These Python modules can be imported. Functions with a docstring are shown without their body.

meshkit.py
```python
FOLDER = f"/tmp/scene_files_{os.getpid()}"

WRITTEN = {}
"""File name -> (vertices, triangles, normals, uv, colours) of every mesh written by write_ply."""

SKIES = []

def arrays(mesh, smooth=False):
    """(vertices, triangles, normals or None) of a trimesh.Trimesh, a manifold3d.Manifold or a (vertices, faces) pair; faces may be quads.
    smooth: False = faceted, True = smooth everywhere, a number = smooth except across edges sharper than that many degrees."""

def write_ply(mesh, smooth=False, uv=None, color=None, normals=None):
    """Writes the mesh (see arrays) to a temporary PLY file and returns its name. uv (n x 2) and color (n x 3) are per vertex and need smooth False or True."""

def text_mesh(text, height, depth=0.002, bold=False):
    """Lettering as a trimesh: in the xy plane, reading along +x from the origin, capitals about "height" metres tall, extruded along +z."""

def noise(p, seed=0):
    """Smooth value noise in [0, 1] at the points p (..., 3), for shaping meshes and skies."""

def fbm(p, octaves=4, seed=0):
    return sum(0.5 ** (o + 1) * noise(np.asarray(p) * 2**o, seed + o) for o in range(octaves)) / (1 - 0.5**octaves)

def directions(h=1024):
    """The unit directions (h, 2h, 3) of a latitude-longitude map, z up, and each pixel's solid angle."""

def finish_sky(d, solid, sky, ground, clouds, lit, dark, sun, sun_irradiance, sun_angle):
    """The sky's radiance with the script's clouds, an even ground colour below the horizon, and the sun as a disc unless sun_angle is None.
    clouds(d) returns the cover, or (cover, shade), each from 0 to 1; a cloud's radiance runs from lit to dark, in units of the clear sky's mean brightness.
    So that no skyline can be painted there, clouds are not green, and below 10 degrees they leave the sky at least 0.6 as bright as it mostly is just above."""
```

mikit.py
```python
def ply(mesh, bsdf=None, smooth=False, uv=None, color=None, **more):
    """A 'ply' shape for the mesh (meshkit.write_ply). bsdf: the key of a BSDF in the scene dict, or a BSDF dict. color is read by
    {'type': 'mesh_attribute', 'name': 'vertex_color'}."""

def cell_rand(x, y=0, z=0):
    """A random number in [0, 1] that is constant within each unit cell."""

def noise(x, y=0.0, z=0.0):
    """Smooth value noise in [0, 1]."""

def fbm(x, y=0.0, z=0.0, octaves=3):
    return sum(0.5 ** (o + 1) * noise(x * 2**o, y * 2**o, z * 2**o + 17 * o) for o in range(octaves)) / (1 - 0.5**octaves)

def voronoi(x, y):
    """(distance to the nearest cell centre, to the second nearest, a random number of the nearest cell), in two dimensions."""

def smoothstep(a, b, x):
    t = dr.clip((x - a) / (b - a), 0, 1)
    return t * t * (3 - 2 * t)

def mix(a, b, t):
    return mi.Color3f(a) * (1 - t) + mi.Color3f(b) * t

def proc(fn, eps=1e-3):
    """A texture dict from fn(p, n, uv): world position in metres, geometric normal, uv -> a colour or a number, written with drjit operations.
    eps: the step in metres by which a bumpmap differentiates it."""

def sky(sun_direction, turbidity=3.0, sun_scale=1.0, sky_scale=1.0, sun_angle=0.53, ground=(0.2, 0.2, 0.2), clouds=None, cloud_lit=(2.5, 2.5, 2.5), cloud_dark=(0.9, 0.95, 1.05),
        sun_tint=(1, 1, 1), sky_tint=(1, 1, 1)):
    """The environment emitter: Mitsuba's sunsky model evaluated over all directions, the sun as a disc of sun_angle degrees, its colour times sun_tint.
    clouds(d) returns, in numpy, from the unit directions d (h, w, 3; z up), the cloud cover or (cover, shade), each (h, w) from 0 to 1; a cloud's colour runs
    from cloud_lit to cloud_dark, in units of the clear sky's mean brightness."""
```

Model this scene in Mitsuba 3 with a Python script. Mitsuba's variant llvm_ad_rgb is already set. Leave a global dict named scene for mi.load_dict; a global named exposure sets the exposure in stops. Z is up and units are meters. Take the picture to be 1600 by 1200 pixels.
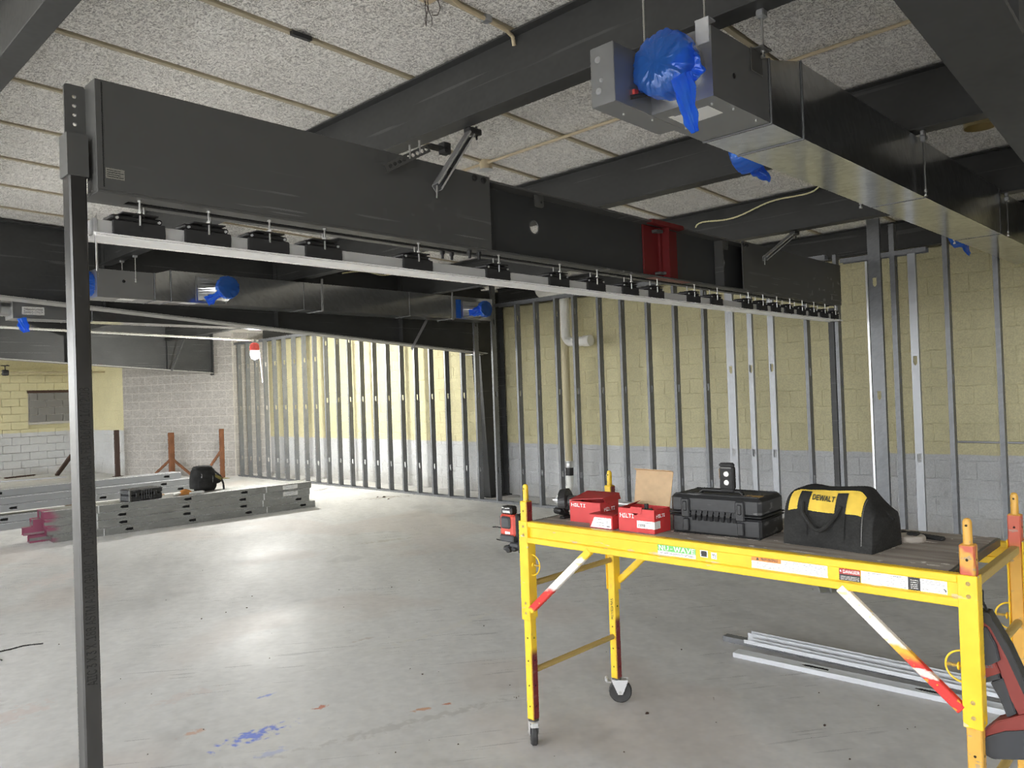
import math, random
import numpy as np, trimesh
import drjit as dr
import mitsuba as mi
import mikit, meshkit
from mikit import proc, noise, fbm, voronoi, cell_rand, smoothstep, mix
from shapely.geometry import Polygon, box as sbox, Point
from shapely import affinity
from shapely.ops import unary_union

# ------------------------------------------------------------------ camera, light, exposure
T4 = mi.ScalarTransform4f
FOC, HC = 1198.28, 1.72
R_ = np.array([0.69081522, -0.72217243, -0.03523221])
U_ = np.array([0.01570712, -0.03372753, 0.99930763])
W_ = np.array([0.72286071, 0.69089032, 0.01195624])
exposure = 3.6
scene = {'type': 'scene'}
labels = {}
scene['camera'] = {'type': 'perspective', 'fov': 67.456, 'fov_axis': 'x', 'near_clip': 0.02, 'far_clip': 200.0,
                   'to_world': T4().look_at(origin=[0, 0, HC], target=[float(x) for x in (W_ + [0, 0, HC])], up=[float(x) for x in U_])}
# an evenly overcast day outside the open loading side of the hall (out of frame, to the left of and behind the camera)
SKY_SCALE = 5.2
scene['daylight'] = mikit.sky((0.2, -0.5, 0.85), turbidity=4.0, sun_scale=0.0, sky_scale=SKY_SCALE, ground=(0.48, 0.46, 0.43),
                              clouds=lambda d: (np.ones(d.shape[:2]), 0.25 * meshkit.fbm(d * 3.0)),
                              cloud_lit=(0.97, 1.0, 1.04), cloud_dark=(0.8, 0.8, 0.8))
LAMP = np.array([6.86, 13.0, 2.60])
LAMP_POWER = 225.0


# ------------------------------------------------------------------ helpers
def ray(x, y):
    return (x - 800) / FOC * R_ - (y - 600) / FOC * U_ + W_


def on(x, y, axis, v):
    """The point of the plane axis = v that the photograph shows at pixel (x, y)."""
    d = ray(x, y)
    k = 'xyz'.index(axis)
    t = (v - (HC if k == 2 else 0)) / d[k]
    return d * t + np.array([0, 0, HC])


def numbered(key):
    if not any(k == key or k.startswith(key + '__') for k in scene) and key not in labels:
        return key
    i = 1
    while f'{key}_{i:03d}' in _used or f'{key}_{i:03d}' in labels or f'{key}_{i:03d}' in scene:
        i += 1
    return f'{key}_{i:03d}'


_used = set()
_count = {}


def newkey(key):
    n = _count.get(key, 0)
    _count[key] = n + 1
    k = key if n == 0 else f'{key}_{n:03d}'
    _used.add(k)
    return k


def thing(name, label, cat, group=None):
    k = newkey(name)
    labels[k] = {'label': label, 'category': cat}
    if group:
        labels[k]['group'] = group
    return k


def struct(name):
    labels[name] = {'kind': 'structure'}
    _used.add(name)
    return name


def shape(mesh, bsdf, smooth=False, **kw):
    return mikit.ply(mesh, bsdf, smooth, **kw)


def part(root, name, mesh, bsdf, smooth=False, label=None, kind=None, tw=None):
    """One entry of the scene: a part of root (mesh: a mesh or a ready shape dict)."""
    k = newkey(f'{root}__{name}')
    s = dict(mesh) if isinstance(mesh, dict) else shape(mesh, bsdf, smooth)
    if tw is not None:
        s['to_world'] = tw
    scene[k] = s
    d = {}
    if label:
        d['label'] = label
    if kind:
        d['kind'] = kind
    if d:
        labels[k] = d
    return k


def whole(name, label, cat, mesh, bsdf, smooth=False, group=None, tw=None):
    k = thing(name, label, cat, group)
    s = dict(mesh) if isinstance(mesh, dict) else shape(mesh, bsdf, smooth)
    if tw is not None:
        s['to_world'] = tw
    scene[k] = s
    return k


def cat(ms):
    return trimesh.util.concatenate([m for m in ms if m is not None])


def bx(x0, x1, y0, y1, z0, z1, c=0.0):
    """A box; c > 0 chamfers its edges."""
    if c <= 0:
        m = trimesh.creation.box((x1 - x0, y1 - y0, z1 - z0))
        m.apply_translation(((x0 + x1) / 2, (y0 + y1) / 2, (z0 + z1) / 2))
        return m
    c = min(c, 0.49 * min(x1 - x0, y1 - y0, z1 - z0))
    p = []
    for sx in (0, 1):
        for sy in (0, 1):
            for sz in (0, 1):
                X, Y, Z = (x0, x1)[sx], (y0, y1)[sy], (z0, z1)[sz]
                dx, dy, dz = c * (1 - 2 * sx), c * (1 - 2 * sy), c * (1 - 2 * sz)
                p += [(X, Y + dy, Z + dz), (X + dx, Y, Z + dz), (X + dx, Y + dy, Z)]
    return trimesh.convex.convex_hull(np.array(p))


def hexa(p):
    """A solid from its 8 corners (convex)."""
    return trimesh.convex.convex_hull(np.array(p, float))


def frame(m, o, ex, ey, ez):
    M = np.eye(4)
    M[:3, 0], M[:3, 1], M[:3, 2], M[:3, 3] = ex, ey, ez, o
    m = m.copy()
    m.apply_transform(M)
    return m


def nrm(v):
    v = np.asarray(v, float)
    return v / np.linalg.norm(v)


def bar(p, q, w, h, up=(0, 0, 1), c=0.0):
    """A bar of section w (sideways) x h (up) from p to q."""
    p, q = np.asarray(p, float), np.asarray(q, float)
    d = q - p
    L = np.linalg.norm(d)
    ex = d / L
    ey = np.cross(np.asarray(up, float), ex)
    if np.linalg.norm(ey) < 1e-6:
        ey = np.cross([1, 0, 0], ex)
    ey = nrm(ey)
    ez = np.cross(ex, ey)
    return frame(bx(0, L, -w / 2, w / 2, -h / 2, h / 2, c), p, ex, ey, ez)


def cyl(p, q, r, n=16, r2=None):
    p, q = np.asarray(p, float), np.asarray(q, float)
    return tube([p, q], [r, r if r2 is None else r2], n)


def tube(path, r, n=10, closed=False, caps=True):
    """A swept round tube along the path."""
    P = np.asarray(path, float)
    N = len(P)
    r = np.full(N, r) if np.isscalar(r) else np.asarray(r, float)
    if closed:
        tan = np.roll(P, -1, 0) - np.roll(P, 1, 0)
    else:
        tan = np.gradient(P, axis=0)
    tan = tan / np.maximum(np.linalg.norm(tan, axis=1, keepdims=True), 1e-12)
    a = np.cross(tan[0], [0, 0, 1])
    if np.linalg.norm(a) < 1e-3:
        a = np.cross(tan[0], [1, 0, 0])
    a = nrm(a)
    V = []
    th = np.arange(n) / n * 2 * np.pi
    for i in range(N):
        a = a - tan[i] * (a @ tan[i])
        a = nrm(a)
        b = np.cross(tan[i], a)
        V.append(P[i] + r[i] * (np.cos(th)[:, None] * a + np.sin(th)[:, None] * b))
    F = []
    for i in range(N if closed else N - 1):
        j = (i + 1) % N
        for k in range(n):
            l = (k + 1) % n
            F += [(i * n + k, i * n + l, j * n + l), (i * n + k, j * n + l, j * n + k)]
    V = np.vstack(V)
    if caps and not closed:
        V = np.vstack([V, P[0], P[-1]])
        for k in range(n):
            l = (k + 1) % n
            F += [(N * n, l, k), (N * n + 1, (N - 1) * n + k, (N - 1) * n + l)]
    return trimesh.Trimesh(V, np.array(F), process=False)


def lathe(prof, n=32, p=(0, 0, 0), axis=(0, 0, 1)):
    """The profile [(r, z)...] turned round the axis through p."""
    prof = np.asarray(prof, float)
    th = np.arange(n) / n * 2 * np.pi
    V, F = [], []
    for r, z in prof:
        V.append(np.stack([r * np.cos(th), r * np.sin(th), np.full(n, z)], 1))
    for i in range(len(prof) - 1):
        for k in range(n):
            l = (k + 1) % n
            F += [(i * n + k, i * n + l, (i + 1) * n + l), (i * n + k, (i + 1) * n + l, (i + 1) * n + k)]
    m = trimesh.Trimesh(np.vstack(V), np.array(F), process=False)
    ez = nrm(axis)
    ex = np.cross([0, 1, 0] if abs(ez[1]) < 0.9 else [1, 0, 0], ez)
    ex = nrm(ex)
    return frame(m, p, ex, np.cross(ez, ex), ez)


def extr(poly, h, o=(0, 0, 0), ex=(1, 0, 0), ey=(0, 1, 0)):
    """The flat polygon extruded by h along ex x ey, its plane spanned by ex, ey at o."""
    gs = getattr(poly, 'geoms', [poly])
    ms = [trimesh.creation.extrude_polygon(g, h, engine='earcut') for g in gs if g.area > 1e-12]
    m = cat(ms)
    ex, ey = nrm(ex), nrm(ey)
    return frame(m, o, ex, ey, np.cross(ex, ey))


def text(s, h, o, ex, ey, depth=0.0006, bold=True, width=None):
    m = meshkit.text_mesh(s, h, depth, bold)
    m.apply_translation([-m.bounds[0][0], 0, 0])
    if width:
        m.apply_scale([width / m.bounds[1][0], 1, 1])
    ex, ey = nrm(ex), nrm(ey)
    return frame(m, o, ex, ey, np.cross(ex, ey))


def rrect(w, h, r, n=5):
    return sbox(r, r, w - r, h - r).buffer(r, quad_segs=n)


def tr(x, y, z, rz=0.0):
    t = T4().translate([float(x), float(y), float(z)])
    return t.rotate([0, 0, 1], float(rz)) if rz else t


def hang_curve(p, q, sag, n=16):
    p, q = np.asarray(p, float), np.asarray(q, float)
    t = np.linspace(0, 1, n)[:, None]
    return p * (1 - t) + q * t - np.array([0, 0, 1.0]) * sag * 4 * t * (1 - t)


def ZC(x):
    """Height of the ceiling's underside: the roof falls towards the block wall."""
    return 3.70 - 0.028 * (np.asarray(x) - 2.0)


# ------------------------------------------------------------------ materials
def mat(key, d, two=True):
    scene[key] = {'type': 'twosided', 'b': d} if two else d
    return key


def rgb(*c):
    return {'type': 'rgb', 'value': list(c)}


def lin(r, g, b):
    return [((v / 255) / 12.92 if v / 255 <= 0.04045 else ((v / 255 + 0.055) / 1.055) ** 2.4) for v in (r, g, b)]


def plain(key, c, rough=0.5, metal=0.0, spec=0.5, **kw):
    return mat(key, {'type': 'principled', 'base_color': rgb(*c) if not isinstance(c, dict) else c, 'roughness': rough, 'metallic': metal, 'specular': spec, **kw})


def floor_col(p, n, uv):
    big = fbm(p.x * 0.35, p.y * 0.35, 0, 3)
    # trowel streaks run along the floor in long shallow sweeps
    s = fbm((p.x * 0.5 + p.y * 0.87) * 1.1, (p.x * 0.87 - p.y * 0.5) * 5.0, 3, 4)
    fine = fbm(p.x * 22, p.y * 22, 9, 3)
    c = mix((0.435, 0.432, 0.422), (0.525, 0.522, 0.512), smoothstep(0.3, 0.7, big))
    c = c * (0.90 + 0.20 * s) * (0.92 + 0.16 * fine)
    # pinkish dust patches and darker stains
    pk = smoothstep(0.60, 0.74, fbm(p.x * 0.9 + 11, p.y * 0.9 + 4, 0, 3))
    c = mix(c, (0.47, 0.40, 0.36), 0.30 * pk)
    dk = smoothstep(0.63, 0.76, fbm(p.x * 1.7 + 31, p.y * 1.7, 5, 4))
    c = c * (1 - 0.10 * dk)
    # blue and red layout chalk rubbed into the slab; pale strips of painted light
    n1 = fbm(p.x * 34, p.y * 34, 2, 4)
    # short dark scuffs
    sk = smoothstep(0.77, 0.82, fbm((p.x * 0.8 - p.y * 0.6) * 3, (p.x * 0.6 + p.y * 0.8) * 60, 7, 2)) * smoothstep(0.45, 0.65, fbm(p.x * 1.3, p.y * 1.3, 21, 2))
    c = c * (1 - 0.22 * sk)

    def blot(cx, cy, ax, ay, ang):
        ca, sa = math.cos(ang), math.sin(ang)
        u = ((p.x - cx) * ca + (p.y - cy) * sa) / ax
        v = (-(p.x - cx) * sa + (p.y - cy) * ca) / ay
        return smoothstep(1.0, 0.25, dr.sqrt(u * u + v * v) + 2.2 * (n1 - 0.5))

    for (cx, cy, ax, ay, an, col, k) in BLOTS_AND_LIGHT:
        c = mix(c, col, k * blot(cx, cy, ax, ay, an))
    # faint saw-cut layout lines
    return c


def floor_rough(p, n, uv):
    s = fbm(p.x * 1.6, p.y * 1.6, 4, 4)
    return 0.46 + 0.20 * s


_b = lambda x, y: on(x, y, 'z', 0.0)
BLOTS_AND_LIGHT = []
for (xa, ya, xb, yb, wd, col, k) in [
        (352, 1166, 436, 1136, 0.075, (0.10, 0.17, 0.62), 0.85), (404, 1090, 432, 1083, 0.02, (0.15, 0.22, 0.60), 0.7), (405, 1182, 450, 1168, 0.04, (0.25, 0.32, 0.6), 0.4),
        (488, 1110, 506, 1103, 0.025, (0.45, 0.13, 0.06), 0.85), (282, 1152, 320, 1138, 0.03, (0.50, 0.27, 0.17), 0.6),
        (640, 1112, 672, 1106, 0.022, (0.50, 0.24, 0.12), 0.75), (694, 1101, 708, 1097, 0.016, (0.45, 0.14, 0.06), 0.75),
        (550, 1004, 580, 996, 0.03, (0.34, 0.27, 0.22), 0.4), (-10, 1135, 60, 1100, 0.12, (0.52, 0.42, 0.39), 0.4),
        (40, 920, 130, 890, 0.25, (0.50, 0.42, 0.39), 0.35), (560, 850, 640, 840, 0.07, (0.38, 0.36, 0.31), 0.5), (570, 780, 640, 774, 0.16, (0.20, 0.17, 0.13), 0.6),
        (590, 1014, 700, 985, 0.03, (0.52, 0.51, 0.48), 0.6), (660, 996, 786, 950, 0.05, (0.55, 0.54, 0.51), 0.75),  # pale strips: a reflected light patch put into the floor colour
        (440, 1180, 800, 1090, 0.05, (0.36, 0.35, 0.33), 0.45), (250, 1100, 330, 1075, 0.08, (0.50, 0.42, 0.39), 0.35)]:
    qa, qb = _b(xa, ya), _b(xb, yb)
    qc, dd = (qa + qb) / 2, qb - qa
    BLOTS_AND_LIGHT.append((float(qc[0]), float(qc[1]), float(np.hypot(dd[0], dd[1])) / 2 * 1.25, wd, math.atan2(dd[1], dd[0]), col, k))


def floor_bump(p, n, uv):
    u, v = p.x * 0.72 + p.y * 0.69, p.x * 0.69 - p.y * 0.72
    return fbm(u * 5.0, v * 2.2, 5, 3) + 0.25 * noise(u * 30, v * 9, 3)


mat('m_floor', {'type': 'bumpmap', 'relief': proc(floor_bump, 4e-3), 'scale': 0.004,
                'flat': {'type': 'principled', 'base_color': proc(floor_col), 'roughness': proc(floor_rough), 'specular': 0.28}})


def cmu_relief(p):
    return fbm(p.x * 60 + p.y * 60, p.z * 60, p.y * 3, 3)


def paint_wall(edge):
    def f(p, n, uv):
        g = fbm(p.y * 95 + p.x * 95, p.z * 95, 1, 3)
        w = fbm(p.y * 1.3 + p.x * 1.3, p.z * 1.3, 7, 3)
        ed = edge + 0.012 * (noise(p.y * 9 + p.x * 9, 3) - 0.5)
        c = mix((0.51, 0.515, 0.515), (0.585, 0.54, 0.335), smoothstep(ed - 0.004, ed + 0.004, p.z))
        c = c * (0.80 + 0.34 * g) * (0.9 + 0.2 * w)
        # worn, stained foot of the wall
        foot = smoothstep(0.34, 0.02, p.z + 0.25 * (fbm(p.y * 5 + p.x * 5, p.z * 5, 3, 3) - 0.5))
        c = mix(c, (0.33, 0.31, 0.27), 0.45 * foot)
        chip = smoothstep(0.77, 0.80, fbm(p.y * 11 + p.x * 11, p.z * 9, 13, 2)) * smoothstep(0.75, 0.3, p.z)
        return mix(c, (0.26, 0.26, 0.25), 0.35 * chip)
    return f


def grey_block(p, n, uv):
    g = fbm(p.y * 50 + p.x * 50, p.z * 50, 1, 3)
    w = fbm(p.y * 1.5 + p.x * 1.5, p.z * 2.5, 2, 3)
    return mix((0.31, 0.295, 0.275), (0.38, 0.36, 0.335), w) * (0.72 + 0.5 * g)


mat('m_wall', {'type': 'principled', 'base_color': proc(paint_wall(0.88)), 'roughness': 0.75, 'specular': 0.3})
mat('m_wall_far', {'type': 'principled', 'base_color': proc(paint_wall(1.13)), 'roughness': 0.75, 'specular': 0.3})
mat('m_grey_block', {'type': 'principled', 'base_color': proc(grey_block), 'roughness': 0.9, 'specular': 0.2})
plain('m_mortar', (0.46, 0.44, 0.405), 0.9, spec=0.2)
plain('m_mortar_painted', (0.36, 0.33, 0.22), 0.85, spec=0.2)


def ceil_col(p, n, uv):
    # wood wool: short pale strands with darker voids between them
    a = noise(p.x * 75 + 5 * noise(p.y * 60, p.x * 40), p.y * 190, 1)
    b = noise(p.x * 180, p.y * 70 + 5 * noise(p.x * 60, p.y * 40, 4), 5)
    d = noise((p.x + p.y) * 130 + 4 * noise(p.x * 50, p.y * 50, 2), (p.x - p.y) * 60, 9)
    v = dr.maximum(dr.maximum(a, b), d) * 0.62 + 0.38 * noise(p.x * 250, p.y * 250)
    s = smoothstep(0.36, 0.82, v)
    w = fbm(p.x * 0.8, p.y * 0.8, 2, 3)
    return mix((0.29, 0.275, 0.25), (0.97, 0.95, 0.90), s) * (0.86 + 0.26 * w)


mat('m_ceiling', {'type': 'principled', 'base_color': proc(ceil_col), 'roughness': 0.95, 'specular': 0.1})
plain('m_tee', (0.46, 0.40, 0.28), 0.6)
plain('m_shadow_gap', (0.06, 0.055, 0.05), 0.9)


def steel_paint(p, n, uv):
    w = fbm(p.x * 2.2 + p.y * 0.7, p.z * 3.0 + p.y * 1.3, 2, 3)
    f = fbm(p.x * 40, p.y * 40, p.z * 40, 2)
    sc = smoothstep(0.70, 0.80, fbm(p.x * 1.5, p.y * 1.5, p.z * 34, 2))
    return mi.Color3f(0.042, 0.0435, 0.043) * (0.75 + 0.5 * w) * (0.9 + 0.2 * f) + 0.03 * sc


mat('m_steel', {'type': 'principled', 'base_color': proc(steel_paint), 'roughness': 0.5, 'specular': 0.4})
plain('m_steel_edge', (0.10, 0.102, 0.10), 0.5)


def galv(p, n, uv):
    d, e, k = voronoi((p.x + p.y * 0.63) * 55, (p.z + p.y * 0.4) * 55)
    w = fbm(p.x * 6, p.y * 6, p.z * 6, 3)
    return mi.Color3f(0.20, 0.207, 0.216) * (0.86 + 0.12 * k + 0.25 * (w - 0.5))


mat('m_galv', {'type': 'principled', 'base_color': proc(galv), 'roughness': 0.46, 'metallic': 0.5, 'specular': 0.5})
plain('m_galv_plain', (0.42, 0.43, 0.44), 0.4, 0.7)
plain('m_bright_galv', (0.72, 0.73, 0.74), 0.35, 0.6)


def duct_col(p, n, uv):
    d, e, k = voronoi((p.x + p.z * 0.5) * 32, (p.y + p.z * 0.7) * 32)
    w = fbm(p.x * 3, p.y * 3, p.z * 3, 3)
    return mi.Color3f(0.58, 0.59, 0.59) * (0.84 + 0.14 * k + 0.25 * (w - 0.5))


mat('m_duct', {'type': 'principled', 'base_color': proc(duct_col), 'roughness': 0.15, 'metallic': 0.96, 'specular': 0.5})
plain('m_box_galv', (0.30, 0.305, 0.305), 0.36, 0.7)
plain('m_rod', (0.62, 0.62, 0.60), 0.3, 0.9)
plain('m_black', (0.018, 0.018, 0.018), 0.45)
plain('m_matt_black', (0.024, 0.024, 0.024), 0.8)
plain('m_dark_hole', (0.006, 0.006, 0.006), 0.95)
plain('m_white', (0.82, 0.82, 0.80), 0.5)
plain('m_alu', (0.92, 0.92, 0.91), 0.35, 0.0)
plain('m_alu_web', (0.50, 0.50, 0.49), 0.45, 0.1)
# ------------------------------------------------------------------ the hall
def shear(m):
    m = m.copy()
    v = m.vertices.copy()
    v[:, 2] += -0.028 * (v[:, 0] - 2.0)
    m.vertices = v
    return m


X_L, X_R, Y_B, Y_F = -3.8, 9.40, -9.0, 23.3
f_ = struct('floor')
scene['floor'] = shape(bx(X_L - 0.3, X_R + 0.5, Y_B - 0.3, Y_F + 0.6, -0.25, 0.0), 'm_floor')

c_ = struct('ceiling')
scene['ceiling'] = shape(shear(bx(X_L - 0.3, X_R + 0.5, Y_B - 0.3, Y_F + 0.6, 3.745, 3.85)), 'm_shadow_gap')
TEE0, TEES = 4.46, 0.836
XB = [-1.05, 1.0, 3.05, 5.15, 7.2, 9.25]            # roof beams, and with them the panel ends
rest = []
rows = range(-16, 24)
for i in rows:
    y0, y1 = TEE0 + TEES * i + 0.020, TEE0 + TEES * (i + 1) - 0.022
    for x0, x1 in zip([-5.15, -3.1] + XB, [-3.1] + XB + [9.7]):
        seen = x0 > -1.2 and x0 < 9 and -1.2 < y0 < 15 and y0 < 4.5 + 4.2 * max(x1, 0.3) and y0 > (0.1 * x0 - 1)
        m = shear(bx(x0 + 0.003, x1 - 0.003, y0, y1, 3.70, 3.744, 0.0035 if seen else 0))
        if seen:
            part('ceiling', 'panel', m, 'm_ceiling')
        else:
            rest.append(m)
part('ceiling', 'far_panels', cat(rest), 'm_ceiling', kind='stuff')
for i in rows:
    y = TEE0 + TEES * i
    part('ceiling', 'tee_strip', shear(bx(X_L, X_R, y - 0.014, y + 0.020, 3.688, 3.742, 0.003)), 'm_tee')


def blocks(root, o, e, length, z1, first, m_first, bsdf, rests=True, step=0.4064, course=0.2032, joint=0.007, proud=0.0045, depth=0.06, off=0.0, skip=None):
    """A running bond of concrete blocks on the line o + s e, facing the side to the left of e; the first ones each a part."""
    e = nrm(e)
    nrml = np.array([-e[1], e[0], 0.0])
    todo = []
    for r in range(int(math.ceil(z1 / course))):
        za, zb = r * course + joint / 2, min((r + 1) * course - joint / 2, z1)
        s = -step / 2 * (r % 2) + off
        while s < length:
            a, b = max(s + joint / 2, 0), min(s + step - joint / 2, length)
            s += step
            if b - a < 0.05 or zb - za < 0.04:
                continue
            if skip:
                a, b, za_, zb_ = skip(a, b, za, zb)
                if b - a < 0.02 or zb_ - za_ < 0.02:
                    continue
                todo.append((a, b, za_, zb_))
                continue
            todo.append((a, b, za, zb))
    rnd = random.Random(5)
    todo.sort(key=first)
    rest = []
    for k, (a, b, za, zb) in enumerate(todo):
        d = proud + rnd.uniform(-0.0007, 0.0007)
        m = bx(a, b, 0.0, depth + d, za, zb, 0.003)
        m = frame(m, np.asarray(o, float) - nrml * depth, e, nrml, np.array([0, 0, 1.0]))
        if k < 300:
            part(root, 'block', m, bsdf)
        else:
            rest.append(m)
    if rest:
        part(root, 'far_blocks', cat(rest), bsdf, kind='stuff')


# right-hand block wall behind the studs (faces -X)
struct('wall_right')
WZ = 3.17
scene['wall_right'] = shape(cat([bx(X_R, X_R + 0.22, -9.0, 17.15, 0, WZ - 0.006), bx(X_R + 0.10, X_R + 0.22, -9.0, 17.6, WZ - 0.006, 3.8)]), 'm_wall')
blocks('wall_right', (X_R, 1.1, 0), (0, 1, 0), 16.05, WZ, lambda t: t[0], 300, 'm_wall')
# unpainted block return and the long grey wall running on from the stud wall's end
A_, B_, C_ = np.array([8.55, 17.30]), np.array([7.16, 20.35]), np.array([7.09, 23.35])


def wall_solid(p, q, t, z):
    d = nrm([q[0] - p[0], q[1] - p[1], 0])
    n = np.array([d[1], -d[0], 0])
    P, Q = np.array([*p, 0.0]), np.array([*q, 0.0])
    return hexa([P, Q, P + n * t, Q + n * t, P + [0, 0, z], Q + [0, 0, z], P + n * t + [0, 0, z], Q + n * t + [0, 0, z]])


struct('wall_return')
scene['wall_return'] = shape(cat([bx(8.58, 9.7, 17.32, 17.52, 0, 3.5)]), 'm_mortar')
blocks('wall_return', (9.38, 17.32, 0), (-1, 0, 0), 0.79, 3.4, lambda t: t[2], 300, 'm_grey_block', joint=0.012, proud=0.002)
for k in [k for k in scene if k.startswith('wall_return__block')]:
    pass
struct('wall_grey')
scene['wall_grey'] = shape(wall_solid(A_, B_, 0.2, 3.5), 'm_mortar')
dAB = B_ - A_
blocks('wall_grey', (*A_, 0), (dAB[0], dAB[1], 0), float(np.linalg.norm(dAB)), 3.3, lambda t: t[0], 300, 'm_grey_block', joint=0.012, proud=0.002)
struct('wall_corner')
scene['wall_corner'] = shape(wall_solid(B_, C_, 0.2, 3.5), 'm_wall_far')
dBC = C_ - B_
blocks('wall_corner', (*B_, 0), (dBC[0], dBC[1], 0), float(np.linalg.norm(dBC)), 3.2, lambda t: t[0], 300, 'm_wall_far', proud=0.002)

# far wall with its blocked-up window
struct('wall_far')
YF = Y_F
wa, wb = on(44, 640, 'y', YF), on(112, 640, 'y', YF)
wz0, wz1 = on(70, 662, 'y', YF)[2], on(70, 611, 'y', YF)[2]
WX0, WX1 = float(wa[0]), float(wb[0]) + 0.25
scene['wall_far'] = shape(bx(X_L, 7.3, YF + 0.10, YF + 0.3, 0, 3.5), 'm_wall_far')


def window_cut(a, b, za, zb):
    """Trims a block at the edges of the blocked-up window."""
    wa_, wb_ = 7.05 - WX1, 7.05 - WX0
    if zb <= wz0 or za >= wz1 or b <= wa_ or a >= wb_:
        return a, b, za, zb
    if zb - wz0 < 0.07:
        return a, b, za, wz0
    if wz1 - za < 0.07:
        return a, b, wz1, zb
    if a < wa_ - 0.02:
        return a, wa_, za, zb
    if b > wb_ + 0.02:
        return wb_, b, za, zb
    return 0, 0, 0, 0


blocks('wall_far', (7.05, YF, 0), (-1, 0, 0), 5.0, 2.8, lambda t: t[0], 300, 'm_wall_far', depth=0.1, proud=0.002,
       skip=window_cut)
part('wall_far', 'plain_wall', bx(X_L, 2.06, YF - 0.005, YF + 0.12, 0, 3.0), 'm_wall_far')
struct('window_1')
scene['window_1'] = shape(bx(WX0, WX1, YF + 0.03, YF + 0.09, wz0, wz1), 'm_mortar')
nr = 4
hh = (wz1 - wz0 - 0.10) / nr
for r in range(nr):
    s = WX0 + 0.03 - 0.2 * (r % 2)
    while s < WX1:
        a, b = max(s, WX0 + 0.03), min(s + 0.39, WX1 - 0.02)
        if b - a > 0.06:
            part('window_1', 'infill_block', bx(a, b, YF - 0.0, YF + 0.05, wz0 + 0.05 + r * hh + 0.005, wz0 + 0.05 + (r + 1) * hh - 0.005, 0.003), 'm_grey_dark')
        s += 0.40
plain('m_grey_dark', (0.20, 0.195, 0.185), 0.9)
plain('m_rust_dark', (0.055, 0.03, 0.02), 0.8)
part('window_1', 'lintel', bx(WX0 - 0.02, WX1 + 0.02, YF - 0.012, YF + 0.06, wz1 - 0.05, wz1 + 0.02), 'm_rust_dark')
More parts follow.
